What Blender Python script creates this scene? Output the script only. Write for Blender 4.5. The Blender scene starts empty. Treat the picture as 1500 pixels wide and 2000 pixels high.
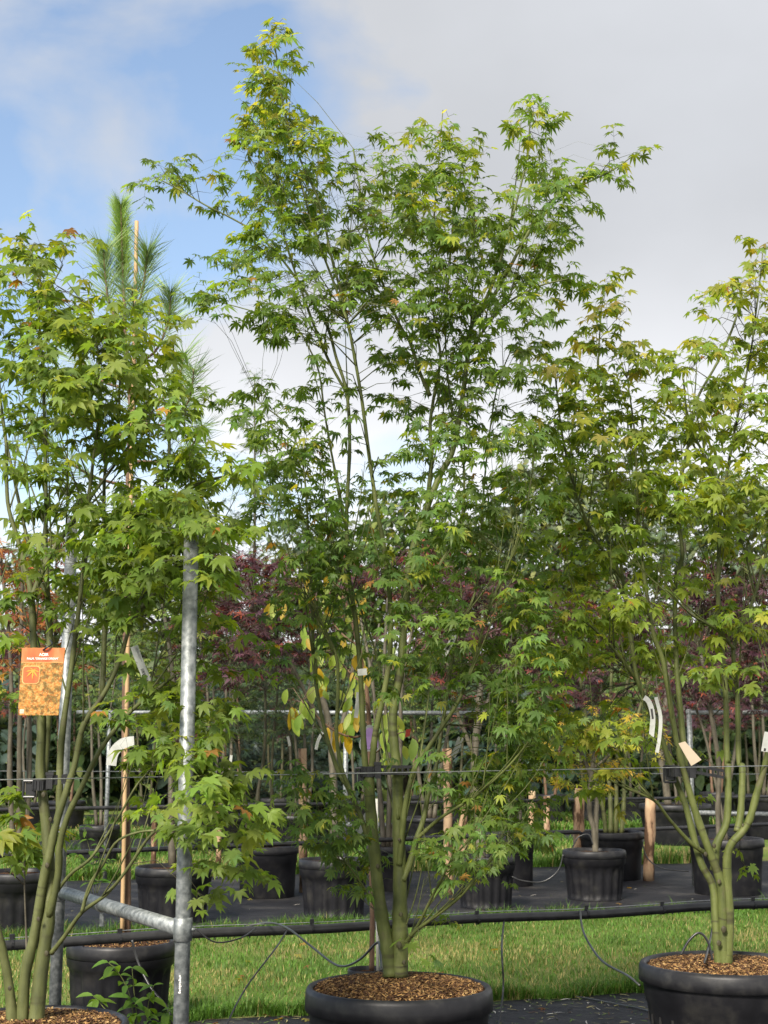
import bpy, math, random
import numpy as np
from mathutils import Vector, Matrix

# ------------------------------------------------------------------ camera, sky, sun, exposure
F_PX, CX, CY, EYE = 2800.0, 750.0, 1000.0, 1.45
PITCH = math.atan(450.0 / F_PX)
scene = bpy.context.scene
COL = scene.collection
cam_data = bpy.data.cameras.new('camera')
cam = bpy.data.objects.new('camera', cam_data)
COL.objects.link(cam)
cam.location = (0, 0, EYE)
cam.rotation_euler = (math.pi / 2 + PITCH, 0, 0)
cam_data.sensor_fit = 'VERTICAL'
cam_data.sensor_height = 24.0
cam_data.lens = 24.0 * F_PX / 2000.0
cam_data.clip_start = 0.1
cam_data.clip_end = 2000.0
cam_data.dof.use_dof = True
cam_data.dof.focus_distance = 5.6
cam_data.dof.aperture_fstop = 6.5
scene.camera = cam

TO_SUN = Vector((-0.32, -0.69, 0.65)).normalized()
SUN_EL = math.asin(TO_SUN.z)
SUN_ROT = math.atan2(TO_SUN.x, TO_SUN.y)
sun_data = bpy.data.lights.new('sun', 'SUN')
sun_data.energy = 3.7
sun_data.angle = math.radians(13.0)
sun_data.color = (1.0, 0.93, 0.82)
sun = bpy.data.objects.new('sun', sun_data)
COL.objects.link(sun)
sun.location = (-20, -16, 22)
sun.rotation_euler = (-TO_SUN).to_track_quat('-Z', 'Y').to_euler()

world = bpy.data.worlds.new('World')
scene.world = world
world.use_nodes = True
wn, wl = world.node_tree.nodes, world.node_tree.links
wn.clear()


def W(kind, **kw):
    n = wn.new(kind)
    for k, v in kw.items():
        setattr(n, k, v)
    return n


def wmath(op, a, b=None, clamp=False):
    n = W('ShaderNodeMath', operation=op, use_clamp=clamp)
    for i, v in enumerate((a, b)):
        if v is None:
            continue
        if isinstance(v, (int, float)):
            n.inputs[i].default_value = v
        else:
            wl.new(v, n.inputs[i])
    return n.outputs[0]


out = W('ShaderNodeOutputWorld')
bg = W('ShaderNodeBackground')
sky = W('ShaderNodeTexSky', sky_type='NISHITA')
sky.sun_disc = False
sky.sun_elevation = SUN_EL
sky.sun_rotation = SUN_ROT
sky.air_density = 1.1
sky.dust_density = 1.5
tc = W('ShaderNodeTexCoord')
sep = W('ShaderNodeSeparateXYZ')
wl.new(tc.outputs['Generated'], sep.inputs[0])
mp = W('ShaderNodeMapping')
mp.inputs['Location'].default_value = (3.1, 0.4, 7.7)
mp.inputs['Scale'].default_value = (1.0, 1.0, 1.5)
wl.new(tc.outputs['Generated'], mp.inputs[0])
nz = W('ShaderNodeTexNoise')
nz.inputs['Scale'].default_value = 5.2
nz.inputs['Detail'].default_value = 7.0
nz.inputs['Roughness'].default_value = 0.52
nz.inputs['Distortion'].default_value = 0.25
wl.new(mp.outputs[0], nz.inputs['Vector'])
nz2 = W('ShaderNodeTexNoise')
nz2.inputs['Scale'].default_value = 3.0
nz2.inputs['Detail'].default_value = 5.0
wl.new(mp.outputs[0], nz2.inputs['Vector'])
xt = wmath('MULTIPLY', wmath('MAXIMUM', wmath('ADD', sep.outputs[0], 0.12), -0.16), 4.2)
zt = wmath('MULTIPLY', wmath('SUBTRACT', 0.30, sep.outputs[2]), 1.6)
zt = wmath('MAXIMUM', zt, -0.15)
cov = wmath('ADD', wmath('MULTIPLY', wmath('SUBTRACT', nz.outputs[0], 0.5), 4.6), 0.61)
cov = wmath('ADD', cov, xt)
cov = wmath('ADD', cov, zt)
cov = wmath('MINIMUM', wmath('MAXIMUM', cov, 0.06), 1.0)
rampz = W('ShaderNodeMapRange', interpolation_type='SMOOTHSTEP')
rampz.inputs['From Min'].default_value = 0.06
rampz.inputs['From Max'].default_value = 0.40
wl.new(sep.outputs[2], rampz.inputs['Value'])
cloudc = W('ShaderNodeMix', data_type='RGBA')
wl.new(rampz.outputs[0], cloudc.inputs['Factor'])
cloudc.inputs['A'].default_value = (0.60, 0.605, 0.62, 1)
cloudc.inputs['B'].default_value = (0.315, 0.325, 0.345, 1)
shade = wmath('ADD', wmath('MULTIPLY', nz2.outputs[0], 0.55), 0.74)
cl2 = W('ShaderNodeVectorMath', operation='SCALE')
wl.new(cloudc.outputs['Result'], cl2.inputs[0])
wl.new(shade, cl2.inputs['Scale'])
cl3 = W('ShaderNodeVectorMath', operation='SCALE')
SKY_STRENGTH = 0.105
cl3.inputs['Scale'].default_value = 1.0 / SKY_STRENGTH
wl.new(cl2.outputs[0], cl3.inputs[0])
mixs = W('ShaderNodeMix', data_type='RGBA')
wl.new(cov, mixs.inputs['Factor'])
wl.new(sky.outputs[0], mixs.inputs['A'])
wl.new(cl3.outputs[0], mixs.inputs['B'])
wl.new(mixs.outputs['Result'], bg.inputs['Color'])
bg.inputs['Strength'].default_value = SKY_STRENGTH
wl.new(bg.outputs[0], out.inputs['Surface'])

vs = scene.view_settings
vs.view_transform = 'Standard'
vs.look = 'None'
vs.exposure = 1.08
vs.gamma = 1.0
vs.use_curve_mapping = False
scene.cycles.max_bounces = 5
scene.cycles.diffuse_bounces = 3
scene.cycles.transmission_bounces = 4
scene.cycles.sample_clamp_indirect = 4.0

random.seed(11)
RNG = np.random.default_rng(11)
cp, sp = math.cos(PITCH), math.sin(PITCH)


def ray(px, py):
    u, v = (px - CX) / F_PX, (CY - py) / F_PX
    return Vector((u, cp - v * sp, sp + v * cp))


def P(px, py, d):
    """place at distance d (metres along Y) seen at that spot of the photograph"""
    r = ray(px, py)
    return Vector((0, 0, EYE)) + r * (d / r.y)


def G(px, py, z=0.0):
    """place at height z seen at that spot of the photograph"""
    r = ray(px, py)
    return Vector((0, 0, EYE)) + r * ((z - EYE) / r.z)


# ------------------------------------------------------------------ materials
def new_mat(name):
    m = bpy.data.materials.new(name)
    m.use_nodes = True
    nt = m.node_tree
    nt.nodes.clear()
    o = nt.nodes.new('ShaderNodeOutputMaterial')
    b = nt.nodes.new('ShaderNodeBsdfPrincipled')
    nt.links.new(b.outputs[0], o.inputs[0])
    return m, nt, b, o


def noise_node(nt, scale, detail=4, rough=0.55, coord='Object', stretch=None):
    t = nt.nodes.new('ShaderNodeTexCoord')
    n = nt.nodes.new('ShaderNodeTexNoise')
    n.inputs['Scale'].default_value = scale
    n.inputs['Detail'].default_value = detail
    n.inputs['Roughness'].default_value = rough
    if stretch:
        mpn = nt.nodes.new('ShaderNodeMapping')
        mpn.inputs['Scale'].default_value = stretch
        nt.links.new(t.outputs[coord], mpn.inputs[0])
        nt.links.new(mpn.outputs[0], n.inputs['Vector'])
    else:
        nt.links.new(t.outputs[coord], n.inputs['Vector'])
    return n


def ramp_node(nt, fac, stops):
    r = nt.nodes.new('ShaderNodeValToRGB')
    els = r.color_ramp.elements
    while len(els) < len(stops):
        els.new(0.5)
    for e, (p, c) in zip(els, stops):
        e.position = p
        e.color = (*c, 1)
    nt.links.new(fac, r.inputs[0])
    return r


def bump_node(nt, b, height, strength=0.4, dist=0.01):
    n = nt.nodes.new('ShaderNodeBump')
    n.inputs['Strength'].default_value = strength
    n.inputs['Distance'].default_value = dist
    nt.links.new(height, n.inputs['Height'])
    nt.links.new(n.outputs[0], b.inputs['Normal'])
    return n


def noisy(name, stops, scale=8, rough=0.7, metal=0.0, spec=0.5, bump=0.0, bscale=None, stretch=None, detail=5, bdist=0.004):
    m, nt, b, o = new_mat(name)
    n = noise_node(nt, scale, detail, stretch=stretch)
    r = ramp_node(nt, n.outputs[0], stops)
    nt.links.new(r.outputs[0], b.inputs['Base Color'])
    b.inputs['Roughness'].default_value = rough
    b.inputs['Metallic'].default_value = metal
    b.inputs['Specular IOR Level'].default_value = spec
    if bump:
        n2 = noise_node(nt, bscale or scale * 4, 4, stretch=stretch)
        bump_node(nt, b, n2.outputs[0], bump, bdist)
    return m


def leaf_material(name, trans=0.54, rough=0.5, spec=0.3, warm=(1.75, 1.6, 0.5)):
    m, nt, b, o = new_mat(name)
    a = nt.nodes.new('ShaderNodeAttribute')
    a.attribute_name = 'leafcol'
    n = noise_node(nt, 60, 3)
    mr = nt.nodes.new('ShaderNodeMapRange')
    mr.inputs['To Min'].default_value = 0.75
    mr.inputs['To Max'].default_value = 1.25
    nt.links.new(n.outputs[0], mr.inputs['Value'])
    vm = nt.nodes.new('ShaderNodeVectorMath')
    vm.operation = 'SCALE'
    nt.links.new(a.outputs['Color'], vm.inputs[0])
    nt.links.new(mr.outputs[0], vm.inputs['Scale'])
    nt.links.new(vm.outputs[0], b.inputs['Base Color'])
    b.inputs['Roughness'].default_value = rough
    b.inputs['Specular IOR Level'].default_value = spec
    tr = nt.nodes.new('ShaderNodeBsdfTranslucent')
    vt = nt.nodes.new('ShaderNodeVectorMath')
    vt.operation = 'MULTIPLY'
    vt.inputs[1].default_value = warm
    nt.links.new(vm.outputs[0], vt.inputs[0])
    nt.links.new(vt.outputs[0], tr.inputs['Color'])
    mx = nt.nodes.new('ShaderNodeMixShader')
    mx.inputs[0].default_value = trans
    nt.links.new(b.outputs[0], mx.inputs[1])
    nt.links.new(tr.outputs[0], mx.inputs[2])
    nt.links.new(mx.outputs[0], o.inputs[0])
    return m


def bark_material(name, base, dark, pale, ring=0.85):
    m, nt, b, o = new_mat(name)
    a = nt.nodes.new('ShaderNodeAttribute')
    a.attribute_name = 'along'
    n = noise_node(nt, 22, 5, stretch=(1, 1, 0.35))
    r = ramp_node(nt, n.outputs[0], [(0.25, dark), (0.5, base), (0.75, pale)])
    # growth rings: narrow dark bands round the stem at uneven spacing
    n1 = nt.nodes.new('ShaderNodeTexNoise')
    n1.noise_dimensions = '1D'
    n1.inputs['Scale'].default_value = 4.5
    n1.inputs['Detail'].default_value = 2.5
    nw = noise_node(nt, 14, 2)
    ad = nt.nodes.new('ShaderNodeMath')
    ad.operation = 'MULTIPLY_ADD'
    ad.inputs[1].default_value = 0.02
    nt.links.new(nw.outputs[0], ad.inputs[0])
    nt.links.new(a.outputs['Fac'], ad.inputs[2])
    nt.links.new(ad.outputs[0], n1.inputs['W'])
    rr = ramp_node(nt, n1.outputs[0], [(0.485, (0, 0, 0)), (0.5, (1, 1, 1)), (0.515, (0, 0, 0))])
    sc_ = nt.nodes.new('ShaderNodeMath')
    sc_.operation = 'MULTIPLY'
    sc_.inputs[1].default_value = ring
    npz = noise_node(nt, 5, 3)
    rpz = ramp_node(nt, npz.outputs[0], [(0.45, (0.08, 0.08, 0.08)), (0.62, (1, 1, 1))])
    mpz = nt.nodes.new('ShaderNodeMath')
    mpz.operation = 'MULTIPLY'
    nt.links.new(rr.outputs[0], mpz.inputs[0])
    nt.links.new(rpz.outputs[0], mpz.inputs[1])
    nt.links.new(mpz.outputs[0], sc_.inputs[0])
    mx = nt.nodes.new('ShaderNodeMix')
    mx.data_type = 'RGBA'
    nt.links.new(sc_.outputs[0], mx.inputs['Factor'])
    nt.links.new(r.outputs[0], mx.inputs['A'])
    mx.inputs['B'].default_value = (0.035, 0.03, 0.015, 1)
    nt.links.new(mx.outputs['Result'], b.inputs['Base Color'])
    n3 = noise_node(nt, 9, 5, 0.65)
    r3 = ramp_node(nt, n3.outputs[0], [(0.60, (0, 0, 0)), (0.70, (1, 1, 1))])
    m3 = nt.nodes.new('ShaderNodeMath')
    m3.operation = 'MULTIPLY'
    m3.inputs[1].default_value = 0.6
    nt.links.new(r3.outputs[0], m3.inputs[0])
    mx3 = nt.nodes.new('ShaderNodeMix')
    mx3.data_type = 'RGBA'
    nt.links.new(m3.outputs[0], mx3.inputs['Factor'])
    nt.links.new(mx.outputs['Result'], mx3.inputs['A'])
    mx3.inputs['B'].default_value = (0.10, 0.085, 0.05, 1)
    nt.links.new(mx3.outputs['Result'], b.inputs['Base Color'])
    b.inputs['Roughness'].default_value = 0.62
    b.inputs['Specular IOR Level'].default_value = 0.35
    nb = noise_node(nt, 90, 3)
    bump_node(nt, b, nb.outputs[0], 0.25, 0.003)
    return m


M = {}
M['leaf'] = leaf_material('maple_leaf')
M['leaf_far'] = leaf_material('far_leaf', 0.35, 0.6, 0.25)
M['leaf_purple'] = leaf_material('purple_leaf', 0.3, 0.55, 0.3, (1.9, 0.9, 0.8))
M['needle'] = leaf_material('pine_needle', 0.2, 0.5, 0.35, (1.2, 1.2, 0.7))
M['grass'] = leaf_material('grass_blade', 0.4, 0.55, 0.3, (1.3, 1.3, 0.6))
M['bark_green'] = bark_material('green_maple_bark', (0.090, 0.108, 0.026), (0.045, 0.055, 0.018), (0.15, 0.165, 0.055))
M['bark_olive'] = bark_material('olive_maple_bark', (0.085, 0.095, 0.03), (0.045, 0.052, 0.02), (0.14, 0.15, 0.06))
M['bark_dark'] = bark_material('dark_twig_bark', (0.05, 0.045, 0.022), (0.03, 0.025, 0.014), (0.08, 0.08, 0.035), 0.3)
M['bark_grey'] = bark_material('grey_bark', (0.085, 0.074, 0.052), (0.048, 0.04, 0.028), (0.15, 0.132, 0.095), 0.3)
M['bark_brown'] = bark_material('brown_bark', (0.13, 0.075, 0.045), (0.06, 0.035, 0.022), (0.22, 0.14, 0.09), 0.3)
M['pot'] = noisy('black_pot_plastic', [(0.3, (0.006, 0.006, 0.0075)), (0.52, (0.010, 0.010, 0.012)), (0.78, (0.028, 0.027, 0.025))], 9, 0.5, 0, 0.22, 0.12, 160, bdist=0.002)
M['rim'] = noisy('worn_pot_rim', [(0.3, (0.010, 0.010, 0.012)), (0.52, (0.016, 0.016, 0.018)), (0.78, (0.042, 0.041, 0.039))], 14, 0.45, 0, 0.3, 0.15, 120, bdist=0.002)
M['slot'] = noisy('pot_slot_dark', [(0.3, (0.004, 0.004, 0.004)), (0.8, (0.012, 0.01, 0.008))], 20, 0.9)
M['soil'] = noisy('bark_mulch', [(0.3, (0.025, 0.014, 0.009)), (0.55, (0.07, 0.036, 0.02)), (0.8, (0.2, 0.12, 0.055))], 70, 0.95, 0, 0.1, 0.9, 90, bdist=0.02)
M['galv'] = noisy('galvanised_steel', [(0.3, (0.09, 0.10, 0.10)), (0.48, (0.18, 0.195, 0.195)), (0.72, (0.33, 0.345, 0.335))], 45, 0.5, 0.4, 0.5, 0.25, 80, detail=9)
M['wire'] = noisy('steel_wire', [(0.3, (0.25, 0.26, 0.26)), (0.7, (0.5, 0.51, 0.5))], 30, 0.4, 0.8)
M['black_rubber'] = noisy('black_rubber', [(0.3, (0.008, 0.008, 0.009)), (0.7, (0.022, 0.022, 0.024))], 20, 0.38, 0, 0.5)
M['hose'] = noisy('black_hose', [(0.3, (0.012, 0.012, 0.012)), (0.7, (0.035, 0.035, 0.036))], 12, 0.35, 0, 0.5)
M['hose_grey'] = noisy('grey_hose', [(0.3, (0.04, 0.042, 0.04)), (0.7, (0.085, 0.09, 0.085))], 12, 0.35, 0, 0.5)
M['bamboo'] = noisy('bamboo_cane', [(0.3, (0.33, 0.21, 0.10)), (0.6, (0.46, 0.31, 0.16)), (0.85, (0.6, 0.46, 0.28))], 8, 0.55, 0, 0.4, 0.2, 30, stretch=(2, 2, 0.3))
M['post'] = noisy('peeled_wood_post', [(0.42, (0.08, 0.045, 0.025)), (0.48, (0.30, 0.19, 0.115)), (0.6, (0.40, 0.28, 0.17)), (0.8, (0.46, 0.36, 0.24))], 7, 0.8, 0, 0.2, 0.5, 20, stretch=(1.4, 1.4, 0.5))
M['paper'] = noisy('white_tag_plastic', [(0.3, (0.34, 0.35, 0.32)), (0.7, (0.46, 0.47, 0.44))], 30, 0.5, 0, 0.4)
M['print'] = noisy('black_print', [(0.3, (0.02, 0.02, 0.02)), (0.7, (0.04, 0.04, 0.04))], 5, 0.7)
M['cream'] = noisy('cream_card', [(0.3, (0.36, 0.29, 0.2)), (0.7, (0.44, 0.37, 0.27))], 5, 0.6)
M['lilac'] = noisy('lilac_card', [(0.3, (0.36, 0.2, 0.5)), (0.7, (0.5, 0.32, 0.62))], 14, 0.5)
M['red'] = noisy('red_plastic', [(0.3, (0.55, 0.05, 0.03)), (0.7, (0.65, 0.08, 0.05))], 10, 0.5)
M['white_tube'] = noisy('white_tube', [(0.3, (0.55, 0.53, 0.46)), (0.7, (0.7, 0.68, 0.6))], 10, 0.5)


def mat_lawn():
    m, nt, b, o = new_mat('lawn')
    n = noise_node(nt, 0.9, 6, 0.6)
    r = ramp_node(nt, n.outputs[0], [(0.3, (0.075, 0.125, 0.025)), (0.5, (0.12, 0.17, 0.038)), (0.68, (0.24, 0.21, 0.085))])
    nt.links.new(r.outputs[0], b.inputs['Base Color'])
    b.inputs['Roughness'].default_value = 0.9
    b.inputs['Specular IOR Level'].default_value = 0.1
    n2 = noise_node(nt, 40, 4)
    bump_node(nt, b, n2.outputs[0], 0.8, 0.05)
    return m


def mat_fabric():
    m, nt, b, o = new_mat('weed_fabric')
    n = noise_node(nt, 2.2, 6, 0.62)
    r = ramp_node(nt, n.outputs[0], [(0.3, (0.008, 0.008, 0.010)), (0.52, (0.018, 0.018, 0.021)), (0.7, (0.055, 0.052, 0.048))])
    t = nt.nodes.new('ShaderNodeTexCoord')
    br = nt.nodes.new('ShaderNodeTexWave')
    br.inputs['Scale'].default_value = 55
    br.inputs['Distortion'].default_value = 1.0
    nt.links.new(t.outputs['Object'], br.inputs['Vector'])
    nt.links.new(r.outputs[0], b.inputs['Base Color'])
    b.inputs['Roughness'].default_value = 0.6
    b.inputs['Specular IOR Level'].default_value = 0.22
    n2 = noise_node(nt, 5, 5)
    ad = nt.nodes.new('ShaderNodeMath')
    ad.operation = 'MULTIPLY_ADD'
    ad.inputs[1].default_value = 0.05
    nt.links.new(br.outputs['Fac'], ad.inputs[0])
    nt.links.new(n2.outputs[0], ad.inputs[2])
    bump_node(nt, b, ad.outputs[0], 0.6, 0.05)
    return m


M['lawn'] = mat_lawn()
M['fabric'] = mat_fabric()


def mat_card(name, kind):
    m, nt, b, o = new_mat(name)
    if kind == 'foliage':
        v = nt.nodes.new('ShaderNodeTexVoronoi')
        t = nt.nodes.new('ShaderNodeTexCoord')
        v.inputs['Scale'].default_value = 240
        nt.links.new(t.outputs['Object'], v.inputs['Vector'])
        n = noise_node(nt, 70, 5, 0.65)
        r1 = ramp_node(nt, v.outputs['Color'], [(0.2, (0.50, 0.17, 0.03)), (0.5, (0.56, 0.27, 0.05)), (0.8, (0.56, 0.38, 0.14))])
        r2 = ramp_node(nt, n.outputs[0], [(0.40, (0.26, 0.30, 0.2)), (0.54, (0.8, 0.75, 0.7)), (0.68, (0.95, 0.95, 0.95))])
        mx = nt.nodes.new('ShaderNodeMix')
        mx.data_type = 'RGBA'
        mx.blend_type = 'MULTIPLY'
        mx.inputs['Factor'].default_value = 1.0
        nt.links.new(r1.outputs[0], mx.inputs['A'])
        nt.links.new(r2.outputs[0], mx.inputs['B'])
        nt.links.new(mx.outputs['Result'], b.inputs['Base Color'])
    else:
        n = noise_node(nt, 16, 3, 0.5, stretch=(1, 1, 0.35))
        r = ramp_node(nt, n.outputs[0], [(0.3, (0.42, 0.06, 0.02)), (0.5, (0.52, 0.15, 0.045)), (0.7, (0.62, 0.34, 0.17))])
        nt.links.new(r.outputs[0], b.inputs['Base Color'])
    b.inputs['Roughness'].default_value = 0.35
    return m


M['card_photo'] = mat_card('card_photo_print', 'foliage')
M['card_head'] = mat_card('card_header_print', 'head')
M['card_edge'] = noisy('card_inset_edge', [(0.3, (0.75, 0.4, 0.12)), (0.7, (0.85, 0.5, 0.2))], 8, 0.4)
M['white_ink'] = noisy('white_ink', [(0.3, (0.8, 0.76, 0.7)), (0.7, (0.86, 0.82, 0.78))], 8, 0.5)


# ------------------------------------------------------------------ helpers
def link(name, me, mat=None, parent=None, kind=None):
    o = bpy.data.objects.new(name, me)
    COL.objects.link(o)
    if mat is not None and me is not None and not me.materials:
        me.materials.append(mat)
    if parent is not None:
        o.parent = parent
        # children are modelled in world places; the root stands at its base
        r = parent
        while r.parent is not None:
            r = r.parent
        if parent is r:
            o.matrix_parent_inverse = Matrix.Translation(-r.location)
    if kind:
        o['kind'] = kind
    return o


def thing(name, label, cat, loc, group=None):
    o = bpy.data.objects.new(name, None)
    o.empty_display_size = 0.1
    COL.objects.link(o)
    o.location = loc
    return tag(o, label, cat, group)


def tag(o, label, cat, group=None):
    o['label'] = label
    o['category'] = cat
    if group:
        o['group'] = group
    return o


class MB:
    def __init__(self):
        self.v, self.f, self.al = [], [], []

    def add(self, verts, faces, al=None):
        b = len(self.v)
        self.v += [tuple(p) for p in verts]
        self.f += [tuple(b + i for i in f) for f in faces]
        self.al += al if al is not None else [0.0] * len(verts)
        return self

    def tube(self, pts, rad, n=8, cap=True):
        pts = [Vector(p) for p in pts]
        if not isinstance(rad, (list, tuple, np.ndarray)):
            rad = [rad] * len(pts)
        vs_, fs, al = [], [], []
        up = None
        L = random.random() * 50
        for i, p in enumerate(pts):
            d = (pts[min(i + 1, len(pts) - 1)] - pts[max(i - 1, 0)])
            if d.length < 1e-9:
                d = Vector((0, 0, 1))
            d.normalize()
            if up is None:
                up = d.orthogonal().normalized()
            else:
                up = (up - d * up.dot(d))
                up = up.normalized() if up.length > 1e-6 else d.orthogonal().normalized()
            s = d.cross(up)
            if i:
                L += (p - pts[i - 1]).length
            for k in range(n):
                a = 2 * math.pi * k / n
                vs_.append(p + (up * math.cos(a) + s * math.sin(a)) * rad[i])
                al.append(L)
        for i in range(len(pts) - 1):
            for k in range(n):
                k2 = (k + 1) % n
                fs.append((i * n + k, i * n + k2, (i + 1) * n + k2, (i + 1) * n + k))
        if cap:
            fs.append(tuple(range(n - 1, -1, -1)))
            fs.append(tuple((len(pts) - 1) * n + k for k in range(n)))
        return self.add(vs_, fs, al)

    def box(self, c, x, y, z):
        """box centred at c with half-extent vectors x, y, z"""
        c, x, y, z = Vector(c), Vector(x), Vector(y), Vector(z)
        v = [c + x * i + y * j + z * k for k in (-1, 1) for j in (-1, 1) for i in (-1, 1)]
        return self.add(v, [(0, 2, 3, 1), (4, 5, 7, 6), (0, 1, 5, 4), (2, 6, 7, 3), (0, 4, 6, 2), (1, 3, 7, 5)])

    def lathe(self, c, prof, n=48, mod=None):
        vs_, fs = [], []
        for i, (r, z) in enumerate(prof):
            for k in range(n):
                a = 2 * math.pi * k / n
                rr = r + (mod(a, z, i) if mod else 0)
                vs_.append((c[0] + rr * math.cos(a), c[1] + rr * math.sin(a), c[2] + z))
        for i in range(len(prof) - 1):
            for k in range(n):
                k2 = (k + 1) % n
                fs.append((i * n + k, i * n + k2, (i + 1) * n + k2, (i + 1) * n + k))
        return self.add(vs_, fs)

    def mesh(self, name, smooth=True):
        me = bpy.data.meshes.new(name)
        me.from_pydata(self.v, [], self.f)
        a = me.attributes.new('along', 'FLOAT', 'POINT')
        a.data.foreach_set('value', np.array(self.al, dtype=np.float32))
        if smooth:
            me.polygons.foreach_set('use_smooth', np.ones(len(me.polygons), dtype=bool))
        me.update()
        return me

    def build(self, name, mat, parent=None, kind=None, smooth=True):
        return link(name, self.mesh(name, smooth), mat, parent, kind)


def smooth_path(pts, n=4):
    """Catmull-Rom through pts"""
    pts = [Vector(p) for p in pts]
    if len(pts) < 3:
        return pts
    out_ = []
    for i in range(len(pts) - 1):
        p0, p1, p2, p3 = pts[max(i - 1, 0)], pts[i], pts[i + 1], pts[min(i + 2, len(pts) - 1)]
        for k in range(n):
            t = k / n
            out_.append(0.5 * ((2 * p1) + (p2 - p0) * t + (2 * p0 - 5 * p1 + 4 * p2 - p3) * t * t + (3 * p1 - p0 - 3 * p2 + p3) * t ** 3))
    out_.append(pts[-1])
    return out_


# ---- leaves
def palmate(lobes, width=0.16, notch=0.36, droop=0.25, fold=0.06, seed=0):
    """(verts, tris): petiole joint at origin, middle lobe along +Y, unit long"""
    r = random.Random(seed)
    v, f = [(0, 0, 0)], []
    tips = []
    for ang, ln in lobes:
        a = math.radians(ang) + r.uniform(-.06, .06)
        tips.append((a, ln * r.uniform(.92, 1.06)))
    tips.sort()
    nl = len(tips)

    def pt(a, rad, z):
        return (math.sin(a) * rad, math.cos(a) * rad, z)
    notches = []
    for i in range(nl + 1):
        if i == 0:
            a, q = tips[0][0] - .35, tips[0][1] * .4
        elif i == nl:
            a, q = tips[-1][0] + .35, tips[-1][1] * .4
        else:
            a = (tips[i - 1][0] + tips[i][0]) / 2
            q = notch * min(tips[i - 1][1], tips[i][1]) * r.uniform(.9, 1.1)
        notches.append(len(v))
        v.append(pt(a, q, .015 - droop * .25 * q * q))
    for i, (a, ln) in enumerate(tips):
        d = droop * r.uniform(.4, 1.5)
        w = width * ln
        base = len(v)
        cx, cy = math.sin(a), math.cos(a)
        m = .56 * ln
        zl = -d * m * m + fold * .2
        v.append((cx * m - cy * w, cy * m + cx * w, zl + fold))
        v.append((cx * m + cy * w, cy * m - cx * w, zl + fold))
        v.append((cx * m, cy * m, zl - fold * .4))
        v.append((cx * ln, cy * ln, -d * ln * ln))
        nL, nR = notches[i], notches[i + 1]
        L_, R_, C_, T_ = base, base + 1, base + 2, base + 3
        f += [(0, C_, nL), (nL, C_, L_), (0, nR, C_), (nR, R_, C_), (L_, C_, T_), (C_, R_, T_)]
    return np.array(v, dtype=np.float32), np.array(f, dtype=np.int32)


def simple_palm(nl=5, seed=0):
    r = random.Random(seed)
    v, f = [(0, 0, 0)], []
    angs = np.linspace(-105, 105, nl)
    for a in angs:
        t = math.radians(a)
        ln = (1 - .35 * abs(a) / 105) * r.uniform(.9, 1.1)
        z = -.3 * r.random()
        b = len(v)
        v += [(math.sin(t - .3) * ln * .42, math.cos(t - .3) * ln * .42, 0), (math.sin(t + .3) * ln * .42, math.cos(t + .3) * ln * .42, 0),
              (math.sin(t) * ln, math.cos(t) * ln, z)]
        f += [(0, b + 1, b), (b, b + 1, b + 2)]
    return np.array(v, dtype=np.float32), np.array(f, dtype=np.int32)


def oval_leaf(w=0.25, droop=0.25, fold=0.08):
    ys = [0, .15, .4, .65, .85, 1.0]
    ws = [0, .6, 1.0, .95, .55, 0]
    v, f = [], []
    for y, q in zip(ys, ws):
        z = -droop * y * y
        v += [(-w * q, y, z + fold * q), (0, y, z), (w * q, y, z + fold * q)]
    for i in range(5):
        a, b = i * 3, i * 3 + 3
        for k in (0, 1):
            f += [(a + k, a + k + 1, b + k + 1), (a + k, b + k + 1, b + k)]
    return np.array(v, dtype=np.float32), np.array(f, dtype=np.int32)


PALM7 = [(0, 1.0), (38, .95), (-38, .95), (74, .74), (-74, .74), (112, .42), (-112, .42)]
PALM5 = [(0, 1.0), (42, .92), (-42, .92), (86, .62), (-86, .62)]
T_FINE = [palmate(PALM7, .145, .40, d, .05, s) for s, d in ((1, .2), (2, .45), (3, .75), (4, .1))]
T_BROAD = [palmate(PALM7 if s % 2 else PALM5, .17, .48, d, .05, s) for s, d in ((5, .2), (6, .4), (7, .7), (8, .3))]
T_SIMPLE = [simple_palm(5, s) for s in (1, 2, 3)]
T_OVAL = [oval_leaf(.23, .35, .13), oval_leaf(.25, .7, .16), oval_leaf(.2, -.3, .12)]
T_LANCE = [oval_leaf(.19, .35, .08), oval_leaf(.22, .7, .1)]
T_SMALL = [oval_leaf(.3, .3)]


def frames(d, n):
    """columns x, y(=d), z per row"""
    d = d / (np.linalg.norm(d, axis=1, keepdims=True) + 1e-9)
    x = np.cross(d, n)
    x /= (np.linalg.norm(x, axis=1, keepdims=True) + 1e-9)
    z = np.cross(x, d)
    return np.stack([x, d, z], axis=2)


def np_mesh(name, V, Fc, colr=None):
    me = bpy.data.meshes.new(name)
    me.vertices.add(len(V))
    me.vertices.foreach_set('co', np.ascontiguousarray(V, dtype=np.float32).ravel())
    k = Fc.shape[1]
    me.loops.add(len(Fc) * k)
    me.loops.foreach_set('vertex_index', np.ascontiguousarray(Fc, dtype=np.int32).ravel())
    me.polygons.add(len(Fc))
    me.polygons.foreach_set('loop_start', np.arange(0, len(Fc) * k, k, dtype=np.int32))
    me.polygons.foreach_set('loop_total', np.full(len(Fc), k, dtype=np.int32))
    me.polygons.foreach_set('use_smooth', np.ones(len(Fc), dtype=bool))
    if colr is not None:
        a = me.attributes.new('leafcol', 'FLOAT_COLOR', 'POINT')
        c4 = np.ones((len(V), 4), dtype=np.float32)
        c4[:, :3] = colr
        a.data.foreach_set('color', c4.ravel())
    me.update()
    me.validate()
    return me


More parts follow.
